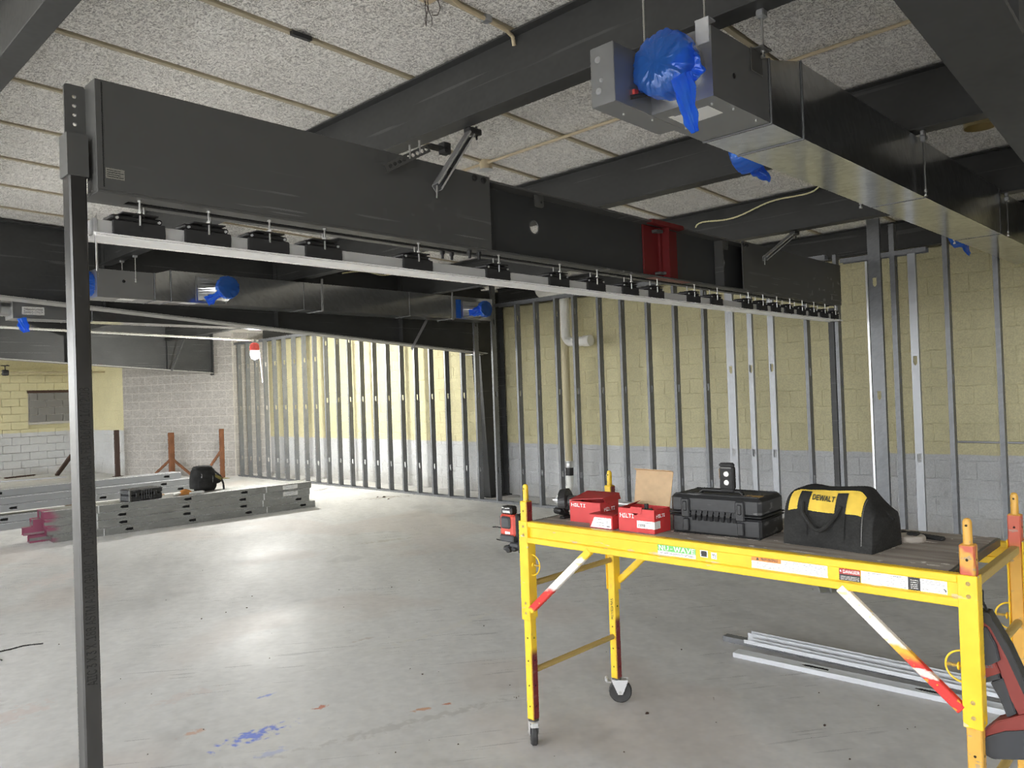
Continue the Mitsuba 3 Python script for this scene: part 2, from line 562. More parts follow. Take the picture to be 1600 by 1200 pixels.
part('window_1', 'sill', bx(WX0 - 0.01, WX1 + 0.01, YF - 0.02, YF + 0.06, wz0 - 0.01, wz0 + 0.045), 'm_mortar')

# the two sides that the photograph does not show: a closed wall behind the camera, and the open loading side
struct('wall_back')
scene['wall_back'] = shape(bx(X_L, X_R + 0.3, Y_B - 0.25, Y_B, 0, 4.2), 'm_grey_dark')
struct('wall_left')
piers = [bx(X_L - 0.25, X_L, y - 0.25, y + 0.25, 0, 4.3) for y in (-9, -4.4, 0.2, 4.8, 9.4, 14.0, 18.6, 23.4)]
scene['wall_left'] = shape(cat(piers + [bx(X_L - 0.25, X_L, -9.2, 23.6, 3.35, 4.3), bx(X_L - 0.25, X_L, -9.2, 23.6, 0, 0.35)]), 'm_wall')


# ------------------------------------------------------------------ steel frame
def girder_bottom(x):
    return 2.898 - 0.0714 * (x - 2.07)


plain('m_flange_lit', (0.27, 0.265, 0.25), 0.5)  # paler grey puts the light on the farther bottom flanges into their colour


def rafter(y, x0, x1, label, braces=()):
    t = thing('steel_rafter', label, 'steel beam')
    g = lambda x: float(girder_bottom(x))
    top = lambda x: float(ZC(x)) - 0.035
    web = Polygon([(x0, g(x0)), (x1, g(x1)), (x1, top(x1)), (x0, top(x0))])
    part(t, 'web', extr(web, 0.012, (0, y + 0.006, 0), (1, 0, 0), (0, 0, 1)), 'm_steel')
    part(t, 'bottom_flange', hexa([(x, y + s, g(x) + z) for x in (x0, x1) for s in (-0.12, 0.12) for z in (-0.020, 0.0)]), 'm_flange_lit' if y > 5 else 'm_steel')
    part(t, 'top_flange', hexa([(x, y + s, top(x) + z) for x in (x0, x1) for s in (-0.1, 0.1) for z in (0.0, 0.016)]), 'm_steel')
    for x in XB[1:5]:
        if x0 < x < x1:
            part(t, 'stiffener', bx(x - 0.006, x + 0.006, y - 0.095, y + 0.095, g(x), top(x)), 'm_steel')
    return t


G0 = rafter(0.60, -3.7, 9.0, 'dark grey rafter overhead nearest the camera, beyond the duct with the large blue bag')
G1 = rafter(9.20, -3.7, 8.95, 'deep dark tapered rafter meeting the dark column, behind the duct with two blue-wrapped outlets')
G2 = rafter(17.75, -3.7, 8.24, 'farthest deep dark rafter, ending against the unpainted grey block wall')
# corner plate at the end of the far rafter
part(G2, 'end_plate', bx(8.24, 8.26, 17.63, 17.80, 2.40, 3.45), 'm_steel')

# tapered column of the middle frame, and one under the far end of each frame that the photograph shows
col = thing('steel_column', 'dark tapered steel column standing between the bare studs and the block wall', 'column')
inner = lambda z: 8.93 - 0.10 * z / 2.4 if z < 2.4 else 8.83
part(col, 'web', extr(Polygon([(8.93, 0), (9.36, 0), (9.36, 3.45), (8.80, 3.45), (8.80, 2.40)]), 0.012, (0, 9.206, 0), (1, 0, 0), (0, 0, 1)), 'm_steel')
part(col, 'inner_flange', hexa([(x, 9.2 + s, z) for (x, z) in ((8.915, 0), (8.932, 0), (8.785, 2.41), (8.802, 2.41)) for s in (-0.1, 0.1)]), 'm_steel')
part(col, 'outer_flange', bx(9.345, 9.362, 9.1, 9.3, 0, 3.42), 'm_steel')
part(col, 'base_plate', bx(8.88, 9.385, 9.06, 9.34, 0, 0.018, 0.002), 'm_steel')
part(col, 'knee_stiffener', hexa([(x, 9.2 + s, z) for (x, z) in ((8.79, 2.40), (8.79, 2.415), (9.35, 2.44), (9.35, 2.455)) for s in (-0.095, 0.095)]), 'm_steel')
# pale shelf angle fixed where column and rafter meet
part(col, 'angle_cleat', cat([bx(8.62, 8.86, 9.10, 9.40, 2.372, 2.380)]), 'm_bright_galv', label='pale bracket under the knee')


def roof_beam(x, y0, y1, label, w=0.115, zb=None):
    t = thing('roof_beam', label, 'steel beam', None)
    zt = float(ZC(x)) - 0.012
    zb = zt - 0.355 if zb is None else zb
    part(t, 'web', bx(x - 0.004, x + 0.004, y0, y1, zb, zt), 'm_steel')
    part(t, 'top_flange', bx(x - w / 2, x + w / 2, y0, y1, zt - 0.010, zt, 0.002), 'm_steel')
    part(t, 'bottom_flange', bx(x - w / 2, x + w / 2, y0, y1, zb - 0.010, zb, 0.002), 'm_steel')
    return t


ordn = {1.0: 'first', 3.05: 'second', 5.15: 'third', 7.2: 'fourth', 9.25: 'fifth'}
where = {1.0: 'crossing the top left corner of the ceiling', 3.05: 'passing behind the two small slotted struts', 5.15: 'crossing above the red plates of the header',
         7.2: 'with a yellow cable hanging along it', 9.25: 'lying on top of the yellow block wall'}
for x in XB[1:]:
    roof_beam(x, 0.71, 9.09, f'dark grey roof beam {where[x]}', 0.107 if x < 2 else 0.125, 3.18 if x > 9 else None)
    if x < 9:
        roof_beam(x, 9.31, 17.64, f'dark roof beam beyond the middle rafter, {ordn[x]} one from the open side', 0.12)
roof_beam(-1.05, 0.71, 9.09, 'dark grey roof beam over the open side of the hall')
roof_beam(9.25, 9.31, 17.1, 'dark beam on top of the block wall beyond the dark column', 0.125, 3.18)

# knee braces of the rafters (flat diagonals from bottom flange up to the roof beams)
kb = thing('flange_brace', 'dark diagonal flange brace below the shiny duct, left of the dark column', 'brace')
p, q = on(645, 545, 'y', 9.08), on(668, 498, 'y', 8.70)
scene[kb] = shape(bar(on(643, 546, 'y', 9.09), on(667, 500, 'y', 8.75), 0.05, 0.006, (1, 0, 0)), 'm_steel_edge')
kb = thing('flange_brace', 'dark diagonal flange brace on the farthest rafter beside the grey block wall', 'brace')
scene[kb] = shape(bar(on(268, 579, 'y', 17.6), on(290, 522, 'y', 17.2), 0.09, 0.008, (1, 0, 0)), 'm_steel_edge')

# ------------------------------------------------------------------ hanging work light
wl = thing('work_light', 'red caged work light glowing white, hanging before the far studs', 'lamp')
plain('m_red_plastic', (0.50, 0.06, 0.05), 0.5)
part(wl, 'housing', lathe([(0.001, 0.20), (0.05, 0.20), (0.075, 0.17), (0.085, 0.10), (0.08, 0.06), (0.001, 0.06)], 24, LAMP), 'm_red_plastic', 30)
k = part(wl, 'bulb', trimesh.creation.icosphere(3, 0.080), 'm_white', True, tw=tr(*LAMP))
scene[k]['emitter'] = {'type': 'area', 'radiance': rgb(LAMP_POWER, LAMP_POWER * 0.99, LAMP_POWER * 0.93)}
labels[k] = {'label': 'glowing white bulb'}
for a in range(6):
    c, s = math.cos(a * math.pi / 3), math.sin(a * math.pi / 3)
    part(wl, 'cage_wire', tube([LAMP + [0.08 * c, 0.08 * s, 0.07], LAMP + [0.095 * c, 0.095 * s, 0.0], LAMP + [0.07 * c, 0.07 * s, -0.08], LAMP + [0.0, 0.0, -0.11]], 0.0025, 6), 'm_rod', 40)
part(wl, 'hook', tube([LAMP + [0, 0, 0.2], LAMP + [0, 0, 0.245]], 0.006, 8), 'm_rod')
# ------------------------------------------------------------------ bare studs before the block wall
XS = 8.55                                            # room face of the stud wall


def stud_mesh(h, wide=0.092, fl=0.038, holes=(0.5, 1.7, 2.85), t=0.0016):
    """A punched C-stud: web in the plane y = 0 from x = 0 to x = wide, flanges towards +y."""
    web = sbox(0, 0, wide, h)
    for z in holes:
        if z < h - 0.1:
            s = Polygon([(wide / 2 - 0.019, z + 0.045), (wide / 2 + 0.019, z + 0.045), (wide / 2 + 0.019, z - 0.03), (wide / 2, z - 0.055), (wide / 2 - 0.019, z - 0.03)])
            web = web.difference(s)
    ms = [extr(web, t, (0, t, 0), (1, 0, 0), (0, 0, 1)), bx(0, t, 0, fl, 0, h), bx(wide - t, wide, 0, fl, 0, h),
          bx(0, 0.009, fl - t, fl, 0, h), bx(wide - 0.009, wide, fl - t, fl, 0, h)]
    return cat(ms)


OR = ['first', 'second', 'third', 'fourth', 'fifth', 'sixth', 'seventh', 'eighth', 'ninth', 'tenth', 'eleventh', 'twelfth', 'thirteenth',
      'fourteenth', 'fifteenth', 'sixteenth', 'seventeenth', 'eighteenth', 'nineteenth', 'twentieth']
ply_stud = shape(stud_mesh(3.10), 'm_galv')
ply_stud_b = shape(stud_mesh(3.10, holes=(0.42, 1.58, 2.55)), 'm_galv')
left_Y = [9.31 + 0.4064 * i for i in range(20)]
for i, y in enumerate(left_Y):
    p = ply_stud_b if i > 10 else ply_stud
    lab = f'{OR[i]} bare steel stud beyond the dark column, counted from the column'
    whole('steel_stud', lab, 'stud', p, None, group='studs of the floodlit bay', tw=tr(XS + 0.004, y, 0.01))
right_Y = [9.00, 8.59, 8.06, 7.67, 7.27, 6.93, 6.49, 6.11, 5.69, 5.28, 4.86]
for i, y in enumerate(right_Y):
    if i == 1:
        p = shape(stud_mesh(3.44), 'm_galv')
    else:
        p = ply_stud
    lab = f'{OR[i]} bare steel stud on the scaffold side of the dark column, counted from the column'
    whole('steel_stud', lab, 'stud', p, None, group='studs before the yellow wall', tw=tr(XS + 0.004, y - 0.02, 0.01))


def flat_stud(y, h, wide, label, mirror=False, x=XS):
    """A stud turned so that its web faces the room."""
    m = stud_mesh(h, wide, 0.045, (0.9, 1.9), 0.002)
    m = frame(m, (x, y + wide / 2, 0.01), (0, -1, 0), (1, 0, 0), (0, 0, 1))
    if m.volume < 0:
        m.invert()
    rib = [bx(x - 0.0012, x + 0.001, y - 0.026, y - 0.020, 0.05, h - 0.05), bx(x - 0.0012, x + 0.001, y + 0.020, y + 0.026, 0.05, h - 0.05)]
    # raised chevrons rolled into the web
    for k in range(int(h / 0.055)):
        z = 0.06 + k * 0.055
        if k % 2 == 0 and abs(z - 0.9) > 0.09 and abs(z - 1.9) > 0.09:
            rib.append(bar((x - 0.0005, y - 0.012, z + 0.012), (x - 0.0005, y, z), 0.004, 0.003, (1, 0, 0)))
            rib.append(bar((x - 0.0005, y + 0.012, z + 0.012), (x - 0.0005, y, z), 0.004, 0.003, (1, 0, 0)))
    whole('steel_stud', label, 'stud', cat([m] + rib), 'm_bright_stud')


plain('m_bright_stud', (0.35, 0.36, 0.375), 0.42, 0.45)
flat_stud(4.50, 3.10, 0.10, 'wide bright galvanized stud with patterned face, behind the small black device')
flat_stud(4.24, 3.10, 0.06, 'narrow bright galvanized stud second from the small black device')
flat_stud(3.98, 3.10, 0.07, 'bright galvanized stud behind the far end of the black case')
ply_stud_c = shape(stud_mesh(3.10, holes=(0.62, 1.83)), 'm_galv')
whole('steel_stud', 'grey steel stud behind the yellow and black bag, left of the dark tube', 'stud', ply_stud_c, None, tw=tr(XS + 0.004, 3.55, 0.01))
tp = thing('jamb_post', 'dark square steel tube under the right end of the header', 'post')
scene[tp] = shape(bx(XS - 0.03, XS + 0.05, 3.235, 3.30, 0, 2.53, 0.006), 'm_steel')
whole('steel_stud', 'shiny galvanized stud fixed to the dark square tube under the header', 'stud', shape(stud_mesh(3.10), 'm_galv'), None, tw=tr(XS - 0.03, 3.19, 0.01))
wm = stud_mesh(3.42, 0.125, 0.05, (1.55, 2.75), 0.002)
wm = frame(wm, (XS - 0.02, 2.86, 0.01), (0, -1, 0), (1, 0, 0), (0, 0, 1))
whole('steel_stud', 'widest dark grey stud right of the header, nearly reaching the shiny duct', 'stud', wm, 'm_galv')
whole('steel_stud', 'narrow bright steel edge stud against the near side of the widest dark stud', 'stud', shape(cat([bx(0, 0.002, 0, 0.022, 0, 2.98), bx(0, 0.09, 0, 0.002, 0, 2.98)]), 'm_bright_galv'), None, tw=tr(XS - 0.022, 2.868, 0.01))
whole('steel_stud', 'tall dark grey stud right beside the widest stud', 'stud', shape(stud_mesh(3.34, 0.092, 0.05), 'm_galv'), None, tw=tr(XS, 2.60, 0.01))
flat_stud(2.44, 3.04, 0.075, 'patterned galvanized stud between the pair of tall dark studs and the plain ones')
for y, h, lab in ((2.13, 3.14, 'plain dark stud under the duct, third from the right edge'), (1.70, 3.10, 'plain dark stud under the hanging blue scrap of the duct'),
                  (1.30, 3.10, 'plain dark stud farthest along the wall past the end of the duct')):
    whole('steel_stud', lab, 'stud', shape(stud_mesh(h, 0.092, 0.044), 'm_galv'), None, tw=tr(XS + 0.004, y - 0.02, 0.01))


def track(y0, y1, z, up, label):
    s = 1 if up else -1
    ms = [bx(XS, XS + 0.1, y0, y1, z, z + 0.002 * s) if s > 0 else bx(XS, XS + 0.1, y0, y1, z - 0.002, z)]
    za, zb = (z, z + 0.032) if up else (z - 0.05, z)
    ms += [bx(XS - 0.0005, XS + 0.0015, y0, y1, za, zb), bx(XS + 0.0985, XS + 0.1, y0, y1, za, zb)]
    return whole('stud_track', label, 'track', cat(ms), 'm_galv')


track(1.1, 17.18, 0.0005, True, 'grey steel floor track that all the bare studs stand in')
track(2.30, 3.16, 3.06, False, 'short dark head track between the header end and the tall dark studs')
track(3.32, 8.50, 3.13, False, 'grey head track along the top of the studs before the yellow wall')
track(9.05, 17.18, 3.13, False, 'grey head track over the studs of the floodlit bay')

# ------------------------------------------------------------------ drain pipe between studs and wall
dp = thing('drain_pipe', 'white and beige drain pipe going down the wall behind the studs', 'pipe')
plain('m_pvc', (0.80, 0.79, 0.74), 0.4)
plain('m_pvc_paint', (0.52, 0.46, 0.29), 0.55)


def arc(c, a, b, r, n=8):
    t = np.linspace(0, math.pi / 2, n)[:, None]
    return np.asarray(c) + r * (np.cos(t) * np.asarray(a, float) + np.sin(t) * np.asarray(b, float))


XP = 9.02
yp = 7.46
part(dp, 'upper_pipe', tube(np.vstack([[XP, yp, 3.40], arc((XP, yp - 0.14, 2.60), (0, 1, 0), (0, 0, -1), 0.14), [XP, 7.02, 2.46]]), 0.072, 20), 'm_pvc', 40, label='white pipe with an elbow')
part(dp, 'elbow', tube(np.vstack([[XP, 8.0, 3.55], arc((XP, 7.84, 3.36), (0, 1, 0), (0, 0, -1), 0.12), [XP, 7.46, 3.24]]), 0.075, 20), 'm_pvc', 40)
part(dp, 'hub', cyl((XP, 6.98, 2.46), (XP, 7.10, 2.46), 0.083, 20), 'm_pvc', 40)
part(dp, 'lower_pipe', tube([[XP, 7.475, 2.52], [XP, 7.475, 0.62]], 0.058, 20), 'm_pvc_paint', 40, label='pipe painted the yellow and grey of the wall')
part(dp, 'coupling', tube([[XP, 7.475, 0.56], [XP, 7.475, 0.66]], 0.066, 20), 'm_rod', 40)
part(dp, 'rubber_sleeve', tube([[XP, 7.475, 0.44], [XP, 7.475, 0.56]], 0.061, 20), 'm_black', 40)
part(dp, 'trap', tube(np.vstack([[XP, 7.475, 0.45], [XP, 7.475, 0.28], [XP - 0.02, 7.56, 0.16], [XP - 0.02, 7.66, 0.1], [XP, 7.74, 0.03]]), 0.055, 16), 'm_pvc', 40)
for z in (0.64, 0.57):
    part(dp, 'clamp', tube([[XP + 0.068 * math.cos(a), 7.475 + 0.068 * math.sin(a), z] for a in np.linspace(0, 2 * math.pi, 25)], 0.006, 6), 'm_rod', 40)
whole('conduit', 'thin conduit running along the wall behind the plain studs', 'pipe', cyl((9.375, 1.1, 1.02), (9.375, 2.30, 1.02), 0.012, 10), 'm_galv_plain', 40)

# ------------------------------------------------------------------ header beam of the folding partition
YH = 3.10
ZB, ZT = 2.547, 2.966
XL, XR = 1.021, 8.40
hd = thing('partition_header', 'long dark grey steel header crossing the hall, red plates near its right third', 'header beam')
plain('m_header', (0.075, 0.075, 0.07), 0.42)
plain('m_header_web', (0.038, 0.040, 0.041), 0.5)
plain('m_red_primer', (0.13, 0.008, 0.009), 0.5)


def header_paint(p, n, uv):
    w = fbm(p.x * 1.2, p.z * 2.0, 2, 3)
    sc = smoothstep(0.76, 0.84, fbm(p.x * 2.2, p.z * 55, 4, 2)) * smoothstep(2.78, 2.62, p.z)
    fl = smoothstep(0.80, 0.86, noise(p.x * 22, p.z * 30, 5)) * smoothstep(0.6, 0.8, fbm(p.x * 1.1, p.z * 3, 8, 2))
    return mi.Color3f(0.080, 0.081, 0.078) * (0.85 + 0.3 * w) + 0.05 * sc + 0.08 * fl


mat('m_header', {'type': 'principled', 'base_color': proc(header_paint), 'roughness': 0.42, 'specular': 0.45})
XC1, XC2 = 3.118, 6.176
part(hd, 'cover_plate', bx(XL, XC1, YH, YH + 0.008, ZB, ZT, 0.002), 'm_header')
part(hd, 'cover_plate', bx(XC2, XR, YH, YH + 0.008, ZB, ZT, 0.002), 'm_header')
part(hd, 'end_plate', bx(XL, XL + 0.012, YH + 0.001, 3.207, ZB - 0.002, ZT, 0.002), 'm_header')
part(hd, 'end_plate', bx(XR - 0.012, XR, YH + 0.001, 3.29, ZB, ZT, 0.002), 'm_header')
part(hd, 'edge_strip', bx(XL + 0.022, XL + 0.026, YH - 0.0015, YH + 0.004, ZB + 0.01, ZT - 0.01), 'm_black')
holes = [(3.595, 2.757, 0.042), (5.992, 2.768, 0.045)]
wp = sbox(XL + 0.02, ZB, XR - 0.02, ZT - 0.014)
for (x, z, r) in holes:
    wp = wp.difference(Point(x, z).buffer(r, 16))
part(hd, 'web', extr(wp, 0.008, (0, 3.204, 0), (1, 0, 0), (0, 0, 1)), 'm_header_web')
part(hd, 'top_flange', bx(XL + 0.01, XR - 0.01, YH + 0.004, 3.296, ZT - 0.026, ZT - 0.013, 0.003), 'm_header')
part(hd, 'bottom_flange', bx(XL, XR, YH, 3.186, ZB - 0.012, ZB + 0.001, 0.003), 'm_header')
part(hd, 'bottom_flange', bx(XL + 0.0, XR, 3.236, 3.29, ZB - 0.012, ZB + 0.001, 0.003), 'm_header')
part(hd, 'track_slot', bx(XL + 0.14, XR, 3.186, 3.236, ZB - 0.004, ZB - 0.001), 'm_dark_hole')
part(hd, 'bottom_closer', bx(XL, XL + 0.14, 3.18, 3.24, ZB - 0.012, ZB + 0.001), 'm_header')
for (x, z, r) in holes:
    part(hd, 'hole_rim', tube([(x + r * math.cos(a), 3.197, z + r * math.sin(a)) for a in np.linspace(0, 2 * math.pi, 33)], 0.004, 6), 'm_steel_edge', 40)
for x0 in (3.535, 5.90):
    part(hd, 'lug', extr(rrect(0.085, 0.10, 0.02).difference(Point(0.062, 0.035).buffer(0.009)), 0.006, (x0, 3.135, 2.865), (1, 0, 0), (0, 0, 1)), 'm_header')
part(hd, 'stiffener', bx(5.855, 5.868, YH + 0.012, 3.19, ZB, ZT - 0.03), 'm_header')
RX0, RX1 = 4.79, 5.255
part(hd, 'splice_plate', bx(RX0, RX1, 3.183, 3.1955, ZB + 0.001, ZT - 0.03, 0.002), 'm_red_primer', label='dark red splice plate')
part(hd, 'splice_angle', cat([bx(4.985, 5.06, 3.165, 3.184, ZB + 0.005, ZT - 0.035, 0.002), bx(5.02, 5.032, 3.108, 3.168, ZB + 0.005, ZT - 0.035)]), 'm_red_primer', label='dark red splice angle')
part(hd, 'top_splice', bx(4.79, 5.225, YH - 0.004, YH + 0.05, ZT - 0.034, ZT - 0.002, 0.002), 'm_red_primer', label='dark red plate on the top flange')
part(hd, 'red_bounce_strip', bx(4.80, 5.30, YH + 0.002, 3.18, ZB - 0.015, ZB - 0.0115), 'm_red_bounce', label='underside strip tinted with painted red light')  # red light bounced from the plates, added as a tinted strip
plain('m_red_bounce', (0.22, 0.10, 0.08), 0.5)
for (x, z) in [(4.905, ZT - 0.07), (4.955, ZT - 0.065), (4.93, ZB + 0.035), (5.0, ZB + 0.04)]:
    part(hd, 'clip', bx(x, x + 0.045, 3.14, 3.186, z - 0.012, z + 0.012, 0.004), 'm_header')
for (x, z) in [(2.995, 2.940), (3.065, 2.937), (6.21, 2.935), (6.26, 2.935)]:
    part(hd, 'bolt', lathe([(0.001, 0.012), (0.012, 0.012), (0.014, 0.006), (0.018, 0.004), (0.018, 0.0), (0.001, 0.0)], 12, (x, YH, z), (0, -1, 0)), 'm_black')
for (x, y) in [(2.87, 3.25), (2.94, 3.25), (2.985, 3.15), (3.06, 3.15)]:
    part(hd, 'anchor', cat([cyl((x, y, ZB - 0.012), (x, y, ZB - 0.03), 0.014, 10), cyl((x, y, ZB - 0.03), (x, y, ZB - 0.055), 0.008, 8)]), 'm_black')
part(hd, 'rating_plate', bx(1.052, 1.12, YH - 0.0012, YH + 0.001, 2.592, 2.632), 'm_plate', label='small printed metal plate')
plain('m_plate', (0.30, 0.29, 0.26), 0.4, 0.4)
for k in range(4):
    part(hd, 'plate_line', bx(1.056, 1.116 - 0.01 * (k % 2), YH - 0.0016, YH - 0.0011, 2.598 + k * 0.008, 2.601 + k * 0.008), 'm_steel')
# drilled tab on the end, held in the sleeve of the steel post
tab = rrect(0.075, 0.36, 0.012)
for z in (0.178, 0.214, 0.249, 0.284):
    tab = tab.difference(Point(0.035, z + 0.03).buffer(0.0075, 12))
part(hd, 'tab', extr(tab, 0.010, (0.947, 3.215, 2.60), (1, 0, 0), (0, 0, 1)), 'm_header', label='tab with four round holes')

# ------------------------------------------------------------------ steel post under the near end of the header
po = thing('steel_post', 'dark square steel post with stamped lettering under the near end of the header', 'post')


def post_col(p, n, uv):
    w = fbm(p.x * 9, p.y * 9, p.z * 2.5, 4)
    return mix((0.05, 0.05, 0.049), (0.17, 0.168, 0.165), w)


mat('m_post', {'type': 'principled', 'base_color': proc(post_col), 'roughness': 0.30, 'metallic': 0.85, 'specular': 0.5})
PX0, PX1, PY0, PY1 = 0.9373, 0.9986, 3.14, 3.22
part(po, 'tube', bx(PX0, PX1, PY0, PY1, 0.008, 2.62, 0.006), 'm_post')
part(po, 'sleeve', cat([bx(PX0 - 0.005, PX1 + 0.006, PY0 - 0.007, PY0 - 0.001, 2.592, 2.752), bx(PX0 - 0.006, PX0 - 0.001, PY0 - 0.007, PY1 + 0.004, 2.592, 2.752),
                        bx(PX0 - 0.005, PX1 + 0.006, PY1, PY1 + 0.005, 2.592, 2.752)]), 'm_header')
part(po, 'base_plate', bx(PX0 - 0.06, PX1 + 0.06, PY0 - 0.06, PY1 + 0.06, 0, 0.010, 0.002), 'm_steel')
plain('m_stamp', (0.018, 0.018, 0.018), 0.6)
zt0, zt1 = on(130, 1075, 'y', PY0)[2], on(132, 606, 'y', PY0)[2]
part(po, 'stamped_text', text('AIIC 3 X 3 X .188 ASTM A500 GR B/C  HT 195499625  MADE IN USA FEB 06/26 16:12:08', 0.034, (PX1 - 0.014, PY0 - 0.0002, zt0), (0, 0, 1), (-1, 0, 0), 0.0006, False, zt1 - zt0), 'm_stamp')

# ------------------------------------------------------------------ folding partition track hung below the header
tk = thing('partition_track', 'white aluminium sliding track hanging level below the dark header', 'track')
TZ = 2.385
part(tk, 'rail', cat([bx(1.02, 8.49, 3.135, 3.265, TZ - 0.006, TZ, 0.002), bx(1.02, 8.49, 3.150, 3.250, TZ, TZ + 0.008), bx(1.02, 8.49, 3.128, 3.136, TZ - 0.012, TZ + 0.002, 0.002),
                      bx(1.02, 8.49, 3.264, 3.272, TZ - 0.012, TZ + 0.002, 0.002)]), 'm_alu')
part(tk, 'groove', bx(1.02, 8.49, 3.1272, 3.1285, TZ - 0.0062, TZ - 0.0040), 'm_alu_web')
part(tk, 'web', cat([bx(1.035, 8.49, 3.160, 3.168, TZ + 0.008, TZ + 0.058), bx(1.035, 8.49, 3.232, 3.240, TZ + 0.008, TZ + 0.058)]), 'm_alu_web')
part(tk, 'end_cap', bx(1.022, 1.036, 3.155, 3.245, TZ + 0.006, TZ + 0.062, 0.002), 'm_bright_galv')
part(tk, 'drop_rod', cyl((1.033, 3.17, TZ - 0.005), (1.033, 3.17, TZ - 0.14), 0.003, 8), 'm_rod')
HX = [(1.09, 1.29, 1.189), (1.37, 1.57, 1.478), (1.65, 1.85, 1.760), (1.94, 2.13, 2.044), (2.51, 2.71, 2.615), (3.11, 3.32, 3.215), (3.67, 3.87, 3.770), (4.06, 4.26, 4.16),
      (4.46, 4.66, 4.56), (4.80, 4.99, 4.89), (5.32, 5.54, 5.43), (5.69, 5.90, 5.80)] + [(6.23 + 0.285 * i, 6.46 + 0.285 * i, 6.345 + 0.285 * i) for i in range(8)]
hbody = cat([bx(-0.10, 0.10, -0.052, -0.030, 0.006, 0.064, 0.003), bx(-0.10, 0.10, 0.030, 0.052, 0.006, 0.064, 0.003)])
hclamp = cat([bx(-0.105, 0.09, -0.05, 0.05, 0.066, 0.086, 0.006), bx(-0.07, 0.07, -0.065, 0.045, 0.090, 0.096, 0.002), bx(-0.02, 0.02, -0.05, 0.05, 0.086, 0.091)])
hrods = cat([cyl((0.0, -0.056, 0.05), (0.0, -0.056, 0.153), 0.0045, 8), cyl((0.055, 0.045, 0.07), (0.055, 0.045, 0.150), 0.0045, 8)])
hnuts = cat([cyl((0.0, -0.056, 0.097), (0.0, -0.056, 0.106), 0.010, 6), cyl((0.0, -0.056, 0.144), (0.0, -0.056, 0.152), 0.009, 6), cyl((0.055, 0.045, 0.097), (0.055, 0.045, 0.106), 0.010, 6)])
hb = [mikit.ply(m, b) for m, b in ((hbody, 'm_matt_black'), (hclamp, 'm_black'), (hrods, 'm_rod'), (hnuts, 'm_rod'))]
hscrew = [mikit.ply(cyl((sx, -0.056, 0.072 - 0.0), (sx, -0.050, 0.072), 0.006, 8), 'm_bright_galv') for sx in (-0.085, 0.075)]
for i, (a, b, c) in enumerate(HX):
    near = 'from the steel post' if i < 10 else 'from the wall end'
    n = i if i < 10 else len(HX) - 1 - i
    t = thing('track_hanger', f'{OR[n]} black rod hanger on the white track, counted {near}', 'hanger', 'hangers of the partition track')
    for nm, s in zip(('side_block', 'clamp', 'rods', 'nuts'), hb):
        part(t, nm, s, None, tw=tr((a + b) / 2, 3.20, TZ))
    for s in hscrew:
        part(t, 'screw', s, None, tw=tr((a + b) / 2, 3.20, TZ))

# two small struts and one more, bolted to the beams and swinging free before the header
st = thing('slotted_strut', 'short dark strut with a row of round holes, hanging from the roof beam', 'strut')
p, q = on(603, 263, 'y', 3.05), on(670, 231, 'y', 3.02)
d, L = nrm(q - p), np.linalg.norm(q - p)
sec = sbox(0, 0, L, 0.041)
for k in range(9):
    sec = sec.difference(affinity.scale(Point(0.03 + k * (L - 0.05) / 8, 0.0205).buffer(0.010), 1.15, 1.0))
nn = nrm(np.cross(d, [0.25, 0.9, 0.3]))
nn = nrm(np.cross(np.cross(d, [0, 0, 1]), d))
part(st, 'strut_web', extr(sec, 0.0025, p - nn * 0.02, d, nn), 'm_steel_dull')
plain('m_steel_dull', (0.12, 0.12, 0.115), 0.4, 0.5)
side = np.cross(d, nn)
for s in (-0.02, 0.0195):
    part(st, 'strut_lip', bar(p + nn * s - side * 0.01, q + nn * s - side * 0.01, 0.022, 0.002, nn), 'm_steel_dull')
part(st, 'beam_clamp', cat([bx(q[0] - 0.01, q[0] + 0.12, 2.99, 3.06, q[2] + 0.01, q[2] + 0.016), bx(q[0] + 0.09, q[0] + 0.14, 3.0, 3.05, q[2] - 0.01, q[2] + 0.05, 0.004)]), 'm_black')
for k in (0.55, 0.78):
    c = p + d * L * k
    part(st, 'bolt', cyl(c + [0, 0, -0.01], c + [0, 0, 0.06], 0.005, 8), 'm_rod')


def slotted(px0, px1, ax0, ax1, label, w=0.041, tip=None):
    t = thing('slotted_strut', label, 'strut')
    p, q = on(*px0, *ax0), on(*px1, *ax1)
    d = nrm(q - p)
    v = np.cross(d, [0, 1, 0])
    v = nrm(v)
    f = np.cross(v, d)
    f = f * (-1 if f[1] > 0 else 1)
    for s in (-1, 1):
        part(t, 'strut_side', bar(p + v * s * w / 2, q + v * s * w / 2, 0.0025, w, v) if False else frame(bx(0, np.linalg.norm(q - p), -0.00125, 0.00125, -w / 2, w / 2), p + v * s * w / 2, d, v, np.cross(d, v)), 'm_galv_plain')
    part(t, 'strut_back', frame(bx(0, np.linalg.norm(q - p), -w / 2, w / 2, -0.00125, 0.00125), p - f * w / 2, d, v, np.cross(d, v)), 'm_galv_plain')
    for s in (-1, 1):
        part(t, 'strut_lip', frame(bx(0, np.linalg.norm(q - p), -0.005, 0.005, -0.001, 0.001), p + f * w / 2 + v * s * (w / 2 - 0.005), d, v, np.cross(d, v)), 'm_bright_galv')
    part(t, 'beam_clip', cat([bx(q[0] - 0.03, q[0] + 0.07, q[1] - 0.03, q[1] + 0.03, q[2] - 0.005, q[2] + 0.03, 0.006), cyl(q + [0.05, 0, -0.03], q + [0.05, 0, 0.05], 0.006, 8)]), 'm_black')
    part(t, 'hanging_rod', tube([p + [0, 0, 0.01], p + [-0.002, 0, -0.03], p + [-0.003, 0, -0.055]], 0.0055, 8), 'm_rod')
    return t


